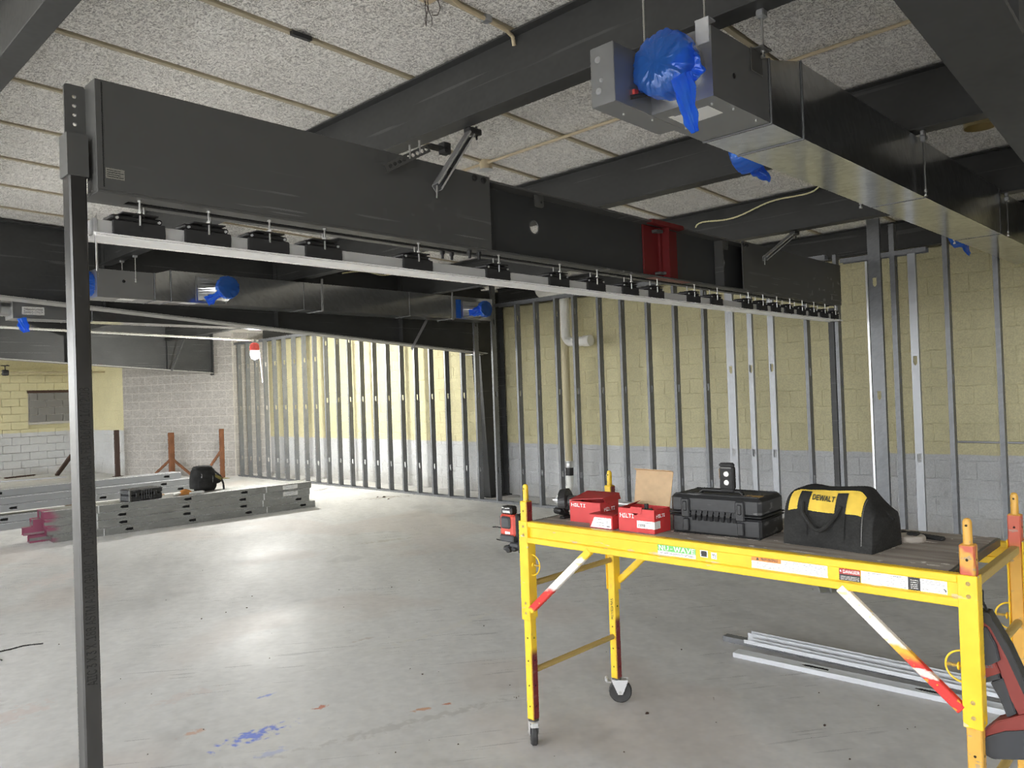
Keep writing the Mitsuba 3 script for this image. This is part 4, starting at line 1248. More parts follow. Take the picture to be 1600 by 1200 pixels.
def side_truss(x, s):
    """x: outer face; s = 1: the deck lies towards +x."""
    def b(x0, x1, y0, y1, z0, z1, c=0.003):
        a, e = (x + x0, x + x1) if s > 0 else (x - x1, x - x0)
        return bx(a, e, y0, y1, z0, z1, c)
    ya, yb = YR - 0.006, YL + TW + 0.006
    zt = 1.097 if s > 0 else 1.082
    part(sc, 'top_rail', b(-0.006, 0.030, ya + 0.056, yb - 0.056, 1.058 if s < 0 else 1.070, zt), 'm_yellow')
    part(sc, 'rail_web', b(0.011, 0.017, ya + 0.03, yb - 0.03, 1.020, 1.072, 0), 'm_yellow')
    part(sc, 'bottom_rail', b(-0.006, 0.026, ya + 0.050, yb - 0.050, 0.994, 1.022), 'm_yellow')
    for y in (ya, yb - 0.056):
        part(sc, 'corner_sleeve', b(-0.007, -0.001, y, y + 0.056, 0.618, 1.098, 0.002), 'm_yellow')
        side = (y + 0.0505, y + 0.056) if y > 1.5 else (y, y + 0.0055)
        part(sc, 'sleeve_side', b(-0.004, 0.050, y, y + 0.0055, 0.622, 1.096, 0.002), 'm_yellow')
        part(sc, 'sleeve_side', b(-0.004, 0.050, y + 0.0505, y + 0.056, 0.622, 1.096, 0.002), 'm_yellow')
        for z in (1.072, 1.032, 0.70, 0.652):
            part(sc, 'rivet', lathe([(0.001, 0.003), (0.005, 0.002), (0.007, 0.0)], 12, (x - 0.007 * s, y + 0.026, z), (-s, 0, 0)), 'm_rung')
    for (y0, z0, y1, z1) in ((YL - 0.005, 0.668, 2.155, 1.000), (YR + 0.052, 0.668, 1.050, 1.000)):
        p, q = np.array([x + 0.004 * s, y0, z0]), np.array([x + 0.004 * s, y1, z1])
        part(sc, 'diagonal_brace', bar(p, q, 0.034, 0.024, (s, 0, 0), 0.003), 'm_brace' if s > 0 else 'm_yellow')
    # spring lock: half ring, plunger and coil
    for y, d in ((YL - 0.006, -1), (YR + 0.050, 1)):
        zc = 0.885 if y > 1.5 else 0.800
        xx = x + 0.020 * s
        th = np.linspace(-math.pi / 2, math.pi / 2, 17)
        sl_ = newkey(sc + '__spring_lock')
        part(sl_, 'ring', tube([(xx, y + d * 0.050 * math.cos(a), zc + 0.050 * math.sin(a)) for a in th], 0.0032, 8), 'm_yellow', 40)
        part(sl_, 'plunger', cyl((xx, y, zc), (xx, y + d * 0.052, zc), 0.0028, 8), 'm_yellow', 40)
        part(sl_, 'washer', cyl((xx, y + d * 0.010, zc), (xx, y + d * 0.014, zc), 0.013, 14), 'm_yellow', 40)
        t = np.linspace(0, 1, 70)
        part(sl_, 'spring', tube(np.stack([xx + 0.006 * np.cos(t * 38), y + d * (0.018 + 0.028 * t), zc + 0.006 * np.sin(t * 38)], 1), 0.0011, 5), 'm_rung', 40)


side_truss(XF, 1)
side_truss(XK + TW, -1)
part(sc, 'deck', bx(XF + 0.014, XK + TW - 0.014, YR + 0.085, YL - 0.005, DZ - 0.016, DZ, 0.002), 'm_deck')
part(sc, 'deck_edge', bx(XF + 0.03, XK + 0.02, YR + 0.072, YR + 0.085, DZ - 0.03, DZ + 0.001, 0.002), 'm_steel_dull', label='grey steel edge of the deck')
part(sc, 'deck_edge', bx(XF + 0.03, XK + 0.02, YL - 0.006, YL + 0.004, DZ - 0.03, DZ + 0.001, 0.002), 'm_steel_dull')


def caster(x, y, ang):
    cs = newkey(sc + '__caster')
    cx, cy = x + TW / 2, y + TW / 2
    d = np.array([math.cos(ang), math.sin(ang), 0])          # rolling direction
    n = np.array([-d[1], d[0], 0])
    o = np.array([cx, cy, 0.0]) + d * 0.018
    part(cs, 'wheel', lathe([(0.001, -0.008), (0.012, -0.016), (0.028, -0.012), (0.046, -0.014), (0.056, -0.015), (0.062, -0.009), (0.0625, 0.0), (0.062, 0.009), (0.056, 0.015), (0.046, 0.014), (0.028, 0.012), (0.012, 0.016), (0.001, 0.008)],
                                     36, o + [0, 0, 0.0628], n), 'm_tyre', 30)
    for s in (-1, 1):
        pl = Polygon([(-0.042, 0.062), (0.040, 0.062), (0.010, -0.010), (-0.010, -0.010)]).buffer(0.004)
        part(cs, 'fork', extr(pl, 0.003, o + n * (0.0205 * s + (0.0015 if s < 0 else -0.0015) * -1) + [0, 0, 0.0628], d, (0, 0, 1)), 'm_bright_galv')
        part(cs, 'axle_nut', cyl(o + n * 0.0235 * s + [0, 0, 0.0628], o + n * 0.030 * s + [0, 0, 0.0628], 0.008, 6), 'm_rod')
    part(cs, 'plate', frame(bx(-0.046, 0.036, -0.025, 0.025, 0.122, 0.128, 0.002), o - [0, 0, 0], d, n, np.array([0, 0, 1.0])), 'm_bright_galv')
    part(cs, 'swivel', lathe([(0.026, 0.127), (0.026, 0.136), (0.018, 0.138), (0.001, 0.138)], 20, (cx, cy, 0)), 'm_steel_dull')
    part(cs, 'brake_lever', cat([frame(bx(-0.078, -0.046, -0.020, 0.020, 0.112, 0.117, 0.002), o, d, n, np.array([0, 0, 1.0])), frame(bx(-0.082, -0.066, -0.018, 0.018, 0.117, 0.137, 0.004), o, d, n, np.array([0, 0, 1.0]))]), 'm_bright_galv')


va = math.atan2(2.54, 2.74)
caster(XF, YL, va + 0.10)
caster(XK, YL, va - math.pi / 2 + math.pi - 0.15 + math.pi)
caster(XF, YR, 0.4)
caster(XK, YR, 2.0)

# decals on the front rail
plain('m_decal_green', (0.16, 0.52, 0.14), 0.4)
plain('m_decal_white', (0.80, 0.80, 0.78), 0.4)
plain('m_decal_orange', (0.78, 0.27, 0.07), 0.4)
plain('m_decal_red', (0.34, 0.035, 0.03), 0.4)
plain('m_decal_black', (0.03, 0.03, 0.03), 0.4)
plain('m_ink', (0.13, 0.13, 0.15), 0.6)
plain('m_ink_pale', (0.24, 0.24, 0.27), 0.6)
XD = XF + 0.011                          # face of the rail web
EX, EZ = np.array([0, -1.0, 0]), np.array([0, 0, 1.0])


def pos(px, py):
    q = on(px, py, 'x', XD)
    return float(q[1]), float(q[2])


def decal(px0, px1, z0, z1, m, lift=0.0006, nm='decal', label=None):
    y0, y1 = pos(px1, 890)[0], pos(px0, 890)[0]
    part(sc, nm, bx(XD - lift, XD - lift + 0.0005, y0, y1, z0, z1), m, label=label)
    return y1, y0


def words(s, px0, px1, z, h, m, lift=0.0012, bold=True, nm='lettering'):
    y0, y1 = pos(px0, 890)[0], pos(px1, 890)[0]
    part(sc, nm, text(s, h, (XD - lift + 0.0004, y0, z), EX, EZ, 0.0004, bold, y0 - y1), m)


def printed(px0, px1, zs, m='m_ink_pale', h=0.0012):
    y0, y1 = pos(px1, 890)[0], pos(px0, 890)[0]
    r = random.Random(int(px0))
    ms = []
    for z in zs:
        y = y1
        while y > y0 + 0.002:
            w = r.uniform(0.004, 0.014)
            e = max(y - w, y0)
            ms.append(bx(XD - 0.0014, XD - 0.0010, e, y, z, z + h))
            y = e - r.uniform(0.001, 0.0025)
    part(sc, 'small_print', cat(ms), m, kind='stuff')


decal(1029, 1088, 1.025, 1.069, 'm_decal_white', label='white and green maker sign')
decal(1029, 1088, 1.042, 1.069, 'm_decal_green', 0.0009)
words('NU-WAVE', 1031, 1087, 1.0455, 0.0185, 'm_decal_white')
words('SCAFFOLDING SYSTEMS', 1033, 1086, 1.0305, 0.0075, 'm_ink_pale')
decal(1095, 1107, 1.038, 1.066, 'm_decal_white')
decal(1096.5, 1105.5, 1.041, 1.063, 'm_decal_black', 0.0009)
decal(1112, 1121, 1.036, 1.062, 'm_decal_white')
words('N2', 1114, 1120, 1.048, 0.008, 'm_ink')
words('14', 1114, 1120, 1.039, 0.006, 'm_ink')
decal(1175, 1293, 1.024, 1.069, 'm_decal_white', label='white warning sticker')
decal(1175, 1221, 1.052, 1.069, 'm_decal_orange', 0.0009)
words('\u25b2WARNING' if False else 'WARNING', 1189, 1216, 1.0555, 0.0105, 'm_decal_black')
part(sc, 'warning_triangle', extr(Polygon([(0, 0), (0.013, 0), (0.0065, 0.011)]), 0.0004, (XD - 0.0008, pos(1182, 890)[0], 1.0555), EX, EZ), 'm_decal_black')
printed(1178, 1291, [1.028 + 0.0042 * k for k in range(5)])
printed(1223, 1291, [1.050 + 0.0042 * k for k in range(4)])
decal(1311, 1344, 1.024, 1.066, 'm_decal_black', label='black and red danger sticker')
decal(1311, 1344, 1.046, 1.066, 'm_decal_red', 0.0009)
words('DANGER', 1317, 1343, 1.0505, 0.0105, 'm_decal_white')
part(sc, 'warning_bolt', extr(Polygon([(0, 0.010), (0.004, 0.010), (0.003, 0.006), (0.006, 0.006), (0.002, 0.0), (0.0025, 0.004), (0, 0.004)]), 0.0004, (XD - 0.0008, pos(1312.5, 890)[0], 1.0505), EX, EZ), 'm_decal_white')
printed(1313, 1342, [1.028, 1.033, 1.038], 'm_decal_white', 0.0016)
decal(1345, 1418, 1.024, 1.066, 'm_decal_white', label='white load table sticker')
printed(1356, 1376, [1.0605], 'm_ink', 0.0018)
printed(1391, 1410, [1.0605], 'm_ink', 0.0018)
for a, b in ((1348, 1361), (1366, 1380), (1384, 1398), (1402, 1415)):
    printed(a, b, [1.028, 1.0345, 1.041, 1.0475, 1.054])
decal(1418, 1437, 1.024, 1.066, 'm_decal_black')
printed(1422, 1434, [1.030, 1.036, 1.042, 1.049, 1.056], 'm_decal_white', 0.002)
decal(1437, 1479, 1.024, 1.066, 'm_decal_white', label='white approval sticker')
printed(1440, 1476, [1.0605, 1.0555, 1.0505])
printed(1440, 1452, [1.032, 1.038])
yc, zc_ = pos(1463, 890)[0], 1.035
part(sc, 'round_mark', tube([(XD - 0.0010, yc + 0.007 * math.cos(a), zc_ + 0.007 * math.sin(a)) for a in np.linspace(0, 2 * math.pi, 25)], 0.0005, 4), 'm_ink_pale')
part(sc, 'dark_mark', extr(Polygon([(0, 0.010), (0.008, 0.012), (0.013, 0.006), (0.011, 0.0), (0.008, 0.003), (0.007, 0.008)]), 0.0004, (XD - 0.0009, pos(1471, 890)[0], 1.030), EX, EZ), 'm_ink')
# lettering down the far left tube
part(sc, 'lettering', text('REYES MA', 0.016, (XK - 0.0006, YL + 0.012, 0.46), (0, 0, 1), (0, 1, 0), 0.0008, False, 0.115), 'm_decal_black')

# ------------------------------------------------------------------ things on the deck
def carton_col(c):
    def f(p, n, uv):
        w = fbm(p.x * 40, p.y * 40, p.z * 40, 3)
        return mi.Color3f(*c) * (0.85 + 0.3 * w)
    return f


mat('m_carton', {'type': 'principled', 'base_color': proc(carton_col((0.46, 0.33, 0.20))), 'roughness': 0.85, 'specular': 0.2})
plain('m_box_red', (0.56, 0.045, 0.045), 0.45)
plain('m_box_red_lid', (0.34, 0.022, 0.022), 0.45)


def word_on(root, s, o, ex, ey, h, w, m, bold=True):
    part(root, 'lettering', text(s, h, o, ex, ey, 0.0006, bold, w), m)


# carton with its lid ajar
A = thing('red_carton', 'large red carton with its dark red lid ajar, nearest the black tool head', 'box', 'red cartons on the scaffold deck')
ax0, ax1, ay0, ay1, az1 = 2.855, 3.00, 2.190, 2.372, DZ + 0.098
t = 0.003
part(A, 'body', cat([bx(ax0, ax0 + t, ay0, ay1, DZ, az1), bx(ax1 - t, ax1, ay0, ay1, DZ, az1), bx(ax0, ax1, ay0, ay0 + t, DZ, az1), bx(ax0, ax1, ay1 - t, ay1, DZ, az1), bx(ax0, ax1, ay0, ay1, DZ, DZ + t)]), 'm_box_red')
part(A, 'lid', hexa([(ax0 + 0.02, ay0 - 0.004, az1 + 0.018), (ax0, ay1 + 0.002, az1 + 0.002), (ax1, ay0 - 0.004, az1 + 0.030), (ax1, ay1 + 0.002, az1 + 0.028),
                     (ax0 + 0.02, ay0 - 0.004, az1 + 0.022), (ax0, ay1 + 0.002, az1 + 0.006), (ax1, ay0 - 0.004, az1 + 0.034), (ax1, ay1 + 0.002, az1 + 0.032)]), 'm_box_red_lid', label='dark red lid standing ajar')
part(A, 'lid_flap', hexa([(ax0 + 0.02, ay0 - 0.006, az1 + 0.022), (ax1, ay0 - 0.006, az1 + 0.034), (ax0 + 0.035, ay0 - 0.012, az1 - 0.006), (ax1 + 0.005, ay0 - 0.012, az1 + 0.004),
                          (ax0 + 0.02, ay0 - 0.003, az1 + 0.022), (ax1, ay0 - 0.003, az1 + 0.034), (ax0 + 0.035, ay0 - 0.009, az1 - 0.006), (ax1 + 0.005, ay0 - 0.009, az1 + 0.004)]), 'm_box_red_lid')
word_on(A, 'HILTI', (ax0 - 0.0002, ay1 - 0.010, az1 - 0.026), EX, EZ, 0.016, 0.085, 'm_decal_white')
word_on(A, 'HILTI', (ax0 + 0.03, ay0 - 0.0002, az1 - 0.042), (1, 0, 0), EZ, 0.016, 0.085, 'm_decal_white')
# small carton before it
B = thing('red_carton', 'small closed red carton with a slanted white label, before the larger one', 'box', 'red cartons on the scaffold deck')
bx0, bx1, by0, by1, bz1 = 2.768, 2.845, 2.058, 2.186, DZ + 0.064
part(B, 'body', bx(bx0, bx1, by0, by1, DZ, bz1 - 0.004, 0.002), 'm_box_red')
part(B, 'lid', bx(bx0 - 0.0005, bx1 + 0.0005, by0 - 0.0005, by1 + 0.0005, bz1 - 0.005, bz1, 0.0015), 'm_box_red_lid')
part(B, 'label', extr(Polygon([(0.005, 0.004), (0.122, 0.004), (0.122, 0.050), (0.028, 0.050)]), 0.0005, (bx0 - 0.0002, by1, DZ), EX, EZ), 'm_decal_white')
for k, (a, z, w) in enumerate([(0.045, 0.040, 0.03), (0.04, 0.026, 0.04), (0.05, 0.014, 0.035), (0.095, 0.034, 0.012), (0.095, 0.026, 0.012), (0.098, 0.010, 0.005), (0.106, 0.010, 0.006)]):
    part(B, 'printed_line', bx(bx0 - 0.0010, bx0 - 0.0006, by1 - a - w, by1 - a, DZ + z, DZ + z + (0.002 if k < 5 else 0.006)), 'm_ink_pale' if k < 5 else 'm_ink')
# open carton with the brown inside of its lid upright
C = thing('red_carton', 'open red carton with the plain brown inside of its lid standing upright', 'box', 'red cartons on the scaffold deck')
cx0, cx1, cy0, cy1, cz1 = 2.782, 2.908, 1.846, 2.033, DZ + 0.102
cf = sbox(0, 0, cy1 - cy0, cz1 - DZ).difference(Point(0.088, cz1 - DZ - 0.008).buffer(0.020))
part(C, 'body', cat([extr(cf, t, (cx0 + t, cy1, DZ), EX, EZ), bx(cx1 - t, cx1, cy0, cy1, DZ, cz1), bx(cx0, cx1, cy0, cy0 + t, DZ, cz1), bx(cx0, cx1, cy1 - t, cy1, DZ, cz1), bx(cx0, cx1, cy0, cy1, DZ, DZ + t)]), 'm_box_red')
part(C, 'tongue', bx(cx0 - 0.002, cx0 - 0.0005, cy1 - 0.125, cy1 - 0.066, cz1 - 0.020, cz1 + 0.008, 0.0005), 'm_box_red')
part(C, 'lid', hexa([(cx1 - 0.002, cy0, cz1), (cx1 - 0.002, cy1, cz1), (cx1 + 0.018, cy0 - 0.012, cz1 + 0.150), (cx1 + 0.018, cy1 - 0.004, cz1 + 0.152),
                     (cx1 + 0.001, cy0, cz1), (cx1 + 0.001, cy1, cz1), (cx1 + 0.021, cy0 - 0.012, cz1 + 0.150), (cx1 + 0.021, cy1 - 0.004, cz1 + 0.152)]), 'm_carton', label='brown inside of the upright lid')
part(C, 'lid_tuck', hexa([(cx1 + 0.018, cy0 - 0.012, cz1 + 0.150), (cx1 + 0.018, cy1 - 0.004, cz1 + 0.152), (cx1 - 0.004, cy0 - 0.010, cz1 + 0.158), (cx1 - 0.004, cy1 - 0.006, cz1 + 0.160),
                          (cx1 + 0.018, cy0 - 0.012, cz1 + 0.153), (cx1 + 0.018, cy1 - 0.004, cz1 + 0.155), (cx1 - 0.004, cy0 - 0.010, cz1 + 0.160), (cx1 - 0.004, cy1 - 0.006, cz1 + 0.162)]), 'm_carton')
part(C, 'side_flap', hexa([(cx0, cy1, cz1 - 0.002), (cx1, cy1, cz1 - 0.002), (cx0 + 0.02, cy1 - 0.05, cz1 + 0.012), (cx1 - 0.02, cy1 - 0.05, cz1 + 0.022), (cx0, cy1 - 0.002, cz1 - 0.003), (cx1, cy1 - 0.002, cz1 - 0.003)]), 'm_box_red_lid')
part(C, 'contents', cat([bx(cx0 + 0.02, cx0 + 0.075, cy0 + 0.05, cy0 + 0.09, DZ + 0.02, cz1 - 0.004, 0.006), cyl((cx0 + 0.055, cy0 + 0.075, cz1 - 0.006), (cx0 + 0.055, cy0 + 0.075, cz1 + 0.016), 0.009, 12)]), 'm_black')
word_on(C, 'HILTI', (cx0 - 0.0002, cy1 - 0.008, cz1 - 0.042), EX, EZ, 0.018, 0.074, 'm_decal_white')
word_on(C, 'HILTI', (cx0 + 0.016, cy0 - 0.0002, cz1 - 0.036), (1, 0, 0), EZ, 0.014, 0.066, 'm_decal_white')
part(C, 'label', bx(cx0 - 0.0006, cx0, cy0, cy0 + 0.090, DZ + 0.020, DZ + 0.052), 'm_decal_white')
part(C, 'label', bx(cx0, cx0 + 0.045, cy0 - 0.0006, cy0, DZ + 0.020, DZ + 0.052), 'm_decal_white')
for k in range(9):
    part(C, 'printed_line', bx(cx0 - 0.0012, cx0 - 0.0008, cy0 + 0.082 - 0.004 * k - 0.0016 - 0.0004 * (k % 3), cy0 + 0.082 - 0.004 * k, DZ + 0.026, DZ + 0.038), 'm_ink')
for z, w in ((0.044, 0.035), (0.030, 0.012)):
    part(C, 'printed_line', bx(cx0 - 0.0012, cx0 - 0.0008, cy0 + 0.015, cy0 + 0.015 + w, DZ + z, DZ + z + 0.002), 'm_ink_pale')

# black tool case
K = thing('tool_case', 'black ribbed plastic tool case between the red cartons and the yellow and black bag', 'case')


def case_col(p, n, uv):
    w = fbm(p.x * 12, p.y * 12, p.z * 25, 4)
    s = smoothstep(0.66, 0.76, fbm(p.x * 20, p.y * 14, p.z * 45, 3))
    return mix((0.007, 0.0075, 0.008), (0.028, 0.029, 0.031), w) + 0.06 * s


mat('m_case', {'type': 'principled', 'base_color': proc(case_col), 'roughness': 0.42, 'specular': 0.5})
ko = np.array([2.872, 1.822, DZ])
ang = math.atan2(1.415 - 1.822, 2.893 - 2.872)
ke = np.array([math.cos(ang), math.sin(ang), 0])      # along the front
kn = np.array([-ke[1], ke[0], 0])                     # into the deck
KL, KD, KH = 0.408, 0.235, 0.166
kz = np.array([0, 0, 1.0])
kf = lambda m: frame(m, ko, ke, kn, kz)
part(K, 'base', kf(bx(0.004, KL - 0.004, 0.004, KD, 0, 0.082, 0.010)), 'm_case')
part(K, 'lid', kf(bx(0.002, KL - 0.002, 0.000, KD, 0.086, KH, 0.014)), 'm_case')
part(K, 'seam_lip', kf(cat([bx(-0.003, KL + 0.003, -0.006, KD + 0.004, 0.087, 0.094, 0.003), bx(-0.002, KL + 0.002, -0.004, KD + 0.003, 0.076, 0.082, 0.003)])), 'm_case')
part(K, 'lid_rim', kf(cat([bx(0.018, KL - 0.018, 0.016, 0.022, KH - 0.002, KH + 0.004, 0.002), bx(0.018, KL - 0.018, KD - 0.022, KD - 0.016, KH - 0.002, KH + 0.004, 0.002), bx(0.06, KL - 0.06, 0.05, 0.055, KH - 0.002, KH + 0.003, 0.001)])), 'm_case')
for k in range(8):
    x = 0.105 + 0.026 * k
    part(K, 'rib', kf(hexa([(x, -0.012, 0.083), (x + 0.018, -0.012, 0.083), (x - 0.002, -0.004, 0.104), (x + 0.020, -0.004, 0.104), (x + 0.001, -0.003, 0.060), (x + 0.013, -0.003, 0.060), (x, 0.004, 0.06), (x + 0.018, 0.004, 0.104)])), 'm_case')
for x in (0.055, 0.300):
    part(K, 'latch', kf(cat([bx(x, x + 0.040, -0.010, 0.003, 0.070, 0.152, 0.005), bx(x + 0.010, x + 0.030, -0.014, -0.006, 0.098, 0.140, 0.004)])), 'm_case')
    part(K, 'catch', kf(bx(x + 0.006, x + 0.034, -0.008, 0.004, 0.012, 0.066, 0.004)), 'm_case')
part(K, 'handle', kf(cat([tube([(0.10, 0.09, KH), (0.115, 0.09, KH + 0.012), (0.28, 0.09, KH + 0.012), (0.295, 0.09, KH)], 0.008, 10)])), 'm_black', 40)
part(K, 'label', kf(bx(0.315, 0.385, 0.05, 0.09, KH - 0.0005, KH + 0.0012)), 'm_carton_dark')
plain('m_carton_dark', (0.28, 0.17, 0.06), 0.6)
for x in (0.010, KL - 0.028):
    part(K, 'foot', kf(bx(x, x + 0.018, 0.004, 0.03, -0.0005, 0.006, 0.002)), 'm_black')

# small black device standing on the case
D = thing('laser_receiver', 'small upright black device with two round white spots, standing on the black case', 'device')
dq = ko + ke * 0.232 + kn * 0.085
df = lambda m: frame(m, dq + [0, 0, KH + 0.0205], ke, kn, kz)
part(D, 'body', df(cat([bx(-0.032, 0.030, -0.016, 0.016, 0.0, 0.098, 0.006), bx(-0.034, 0.028, -0.014, 0.014, 0.094, 0.112, 0.006)])), 'm_matt_black')
for z in (0.030, 0.066):
    part(D, 'white_spot', df(lathe([(0.001, 0.004), (0.009, 0.003), (0.0115, 0.0)], 20, (0.0, -0.016, z), (0, -1, 0))), 'm_white', 30)
part(D, 'side_grip', df(bx(-0.036, -0.030, -0.010, 0.010, 0.045, 0.088, 0.003)), 'm_carton_dark')
part(D, 'ridge', df(bx(-0.026, 0.024, -0.018, -0.012, 0.088, 0.096, 0.002)), 'm_steel_dull')
part(D, 'foot', df(bx(-0.028, 0.028, -0.014, 0.014, -0.010, 0.002, 0.003)), 'm_matt_black')

# yellow and black tool bag
G = thing('tool_bag', 'black tool bag with a yellow front panel, last in the row on the deck', 'bag')


def bag_col(p, n, uv):
    w = fbm(p.x * 10, p.y * 10, p.z * 10, 3)
    f = fbm(p.x * 160, p.y * 160, p.z * 160, 2)
    return mi.Color3f(0.024, 0.024, 0.023) * (0.4 + 1.2 * w) * (0.7 + 0.6 * f)


mat('m_bag', {'type': 'principled', 'base_color': proc(bag_col), 'roughness': 0.85, 'specular': 0.25})


def yel_col(p, n, uv):
    w = fbm(p.x * 25, p.y * 25, p.z * 25, 3)
    return mi.Color3f(0.72, 0.50, 0.075) * (0.78 + 0.4 * w)


mat('m_bag_yellow', {'type': 'principled', 'base_color': proc(yel_col), 'roughness': 0.75, 'specular': 0.25})
go = np.array([2.905, 1.330, DZ])
ga = math.atan2(0.990 - 1.330, 2.872 - 2.905)
ge = np.array([math.cos(ga), math.sin(ga), 0])
gn = np.array([-ge[1], ge[0], 0])
GL, GD, GH = 0.345, 0.250, 0.215


def bag_surf(u, v):
    """u round the section (0 front foot, 0.5 ridge, 1 back foot), v along the bag."""
    # half section: front wall leaning in, rounded ridge, back wall
    s = u * math.pi
    k = 1 + 0.02 * math.sin(v * 9 + 2 * u) + 0.02 * (meshkit.noise(np.array([u * 5, v * 5, 2.0])) - 0.5) * 2
    endk = 1 - 0.30 * max(0, abs(v - 0.48) * 2 - 0.72) ** 1.1 - 0.25 * max(0, (v - 0.82) / 0.18) * math.sin(s) ** 2
    h = GH * (math.sin(s) ** 0.62) * (0.97 + 0.05 * math.sin(v * math.pi)) * endk
    y = GD / 2 * (1 - math.cos(s) * abs(math.cos(s)) ** -0.25 if abs(math.cos(s)) > 1e-6 else GD / 2 * 0) if False else GD / 2 - GD / 2 * math.copysign(abs(math.cos(s)) ** 0.72, math.cos(s))
    y = GD / 2 + (y - GD / 2) * (1 - 0.16 * (h / GH)) * k
    return y, h * k


def bag_patch(u0, u1, v0, v1, off, nu=28, nv=36, closed_ends=False):
    V = []
    for i in range(nv):
        v = v0 + (v1 - v0) * i / (nv - 1)
        for j in range(nu):
            u = u0 + (u1 - u0) * j / (nu - 1)
            y, z = bag_surf(u, v)
            y2, z2 = bag_surf(min(u + 0.01, 1), v)
            y1_, z1_ = bag_surf(max(u - 0.01, 0), v)
            n = np.array([-(z2 - z1_), (y2 - y1_)])
            n = n / max(np.linalg.norm(n), 1e-9)
            x = v * GL + 0.010 * math.sin(u * math.pi) * (1 if v > 0.5 else -1) * max(0, abs(v - 0.5) * 2 - 0.8) * 3
            V.append((x, y + n[0] * off, max(z + n[1] * off, 0.0)))
    F = []
    for i in range(nv - 1):
        for j in range(nu - 1):
            a, b, c, d = i * nu + j, i * nu + j + 1, (i + 1) * nu + j + 1, (i + 1) * nu + j
            F += [(a, c, b), (a, d, c)]
    if closed_ends:
        for i, fl in ((0, 1), (nv - 1, 0)):
            ring = [i * nu + j for j in range(nu)]
            c = np.mean([V[r] for r in ring], axis=0)
            c = c + np.array([(-0.010 if i == 0 else 0.018), 0, 0])
            V.append(tuple(c))
            for j in range(nu):
                a, b = ring[j], ring[(j + 1) % nu]
                F.append((len(V) - 1, a, b) if fl else (len(V) - 1, b, a))
        for i in range(nv - 1):
            F += [(i * nu, i * nu + nu - 1, (i + 1) * nu + nu - 1), (i * nu, (i + 1) * nu + nu - 1, (i + 1) * nu)]
    return frame(trimesh.Trimesh(np.array(V), np.array(F), process=False), go, ge, gn, kz)


part(G, 'body', bag_patch(0.0, 1.0, 0.0, 1.0, 0.0, 40, 48, True), 'm_bag', 50)
part(G, 'yellow_panel', bag_patch(0.150, 0.375, 0.045, 0.875, 0.0035, 16, 40), 'm_bag_yellow', True, label='yellow front panel')
part(G, 'zip_flap', bag_patch(0.40, 0.60, 0.02, 0.98, 0.003, 12, 40), 'm_bag', True)


def bag_pt(u, v, off=0.006):
    y, z = bag_surf(u, v)
    y2, z2 = bag_surf(u + 0.01, v)
    n = nrm([-(z2 - z), (y2 - y)])
    return go + ge * (v * GL) + gn * (y + n[0] * off) + kz * (z + n[1] * off)


for v0 in (0.155, 0.575):
    part(G, 'strap', bag_patch(0.02, 0.335, v0, v0 + 0.125, 0.006, 18, 8), 'm_bag', True)
hp = [bag_pt(0.20, 0.215, 0.012)] + [bag_pt(0.145 - 0.10 * math.sin(t * math.pi), 0.215 + 0.42 * t, 0.018) for t in np.linspace(0.06, 0.94, 12)] + [bag_pt(0.20, 0.64, 0.012)]
part(G, 'webbing_handle', tube(hp, 0.0085, 8), 'm_bag', 40)
ex_b = nrm(bag_pt(0.26, 0.52) - bag_pt(0.26, 0.30))
ey_b = nrm(bag_pt(0.30, 0.4) - bag_pt(0.22, 0.4))
lo = bag_pt(0.240, 0.312, 0.0085)
part(G, 'lettering', text('DEWALT', 0.021, lo, ex_b, ey_b, 0.0012, True, 0.086), 'm_decal_black')
part(G, 'zip_pull', bar(bag_pt(0.5, 0.985, 0.0), bag_pt(0.5, 1.08, 0.004) + kz * 0.01, 0.016, 0.008), 'm_bag')
part(G, 'seam', tube([bag_pt(u, 0.885, 0.002) for u in np.linspace(0.01, 0.36, 14)], 0.0022, 6), 'm_steel_dull', 40)

# smaller things beside the bag
ov = thing('tape_measure', 'rounded beige plastic thing lying behind the end of the tool bag', 'tool')
q = np.array([3.20, 0.955, DZ])
part(ov, 'base', lathe([(0.001, 0.0), (0.048, 0.0), (0.052, 0.006), (0.052, 0.018), (0.046, 0.024), (0.001, 0.024)], 28, q), 'm_beige', 30)
plain('m_beige', (0.42, 0.38, 0.33), 0.6)
part(ov, 'knob', bx(q[0] - 0.02, q[0] + 0.02, q[1] - 0.03, q[1] + 0.01, DZ + 0.023, DZ + 0.036, 0.005), 'm_black')
sb = thing('saw_bar', 'long flat black bar lying behind the tool bag, pointing along the deck', 'tool')
p, q2 = np.array([3.33, 1.10, DZ + 0.010]), np.array([3.26, 0.855, DZ + 0.008])
scene[sb] = shape(bar(p, q2, 0.030, 0.014, (0, 0, 1), 0.005), 'm_matt_black')

# black tool head with guard at the other end of the deck
gr = thing('angle_grinder', 'black guarded grinder head with a white label, left of the red cartons', 'tool')
gq = np.array([2.925, 2.455, DZ])
ax_g = nrm([0.32, -0.90, 0.10])
g1 = nrm(np.cross([0, 0, 1], ax_g))
th = np.linspace(-0.35, math.pi * 1.10, 22)
gc = gq + [0, 0.0, 0.075]
up_g = np.cross(ax_g, g1)
V, F = [], []
for a in th:
    for (r, h) in ((0.066, -0.018), (0.068, 0.018), (0.058, 0.020), (0.030, 0.020), (0.030, 0.016), (0.062, 0.015), (0.063, -0.018)):
        V.append(gc + r * (math.cos(a) * g1 + math.sin(a) * up_g) + h * ax_g)
m_ = 7
for i in range(len(th) - 1):
    for j in range(m_):
        l = (j + 1) % m_
        F += [(i * m_ + j, (i + 1) * m_ + l, i * m_ + l), (i * m_ + j, (i + 1) * m_ + j, (i + 1) * m_ + l)]
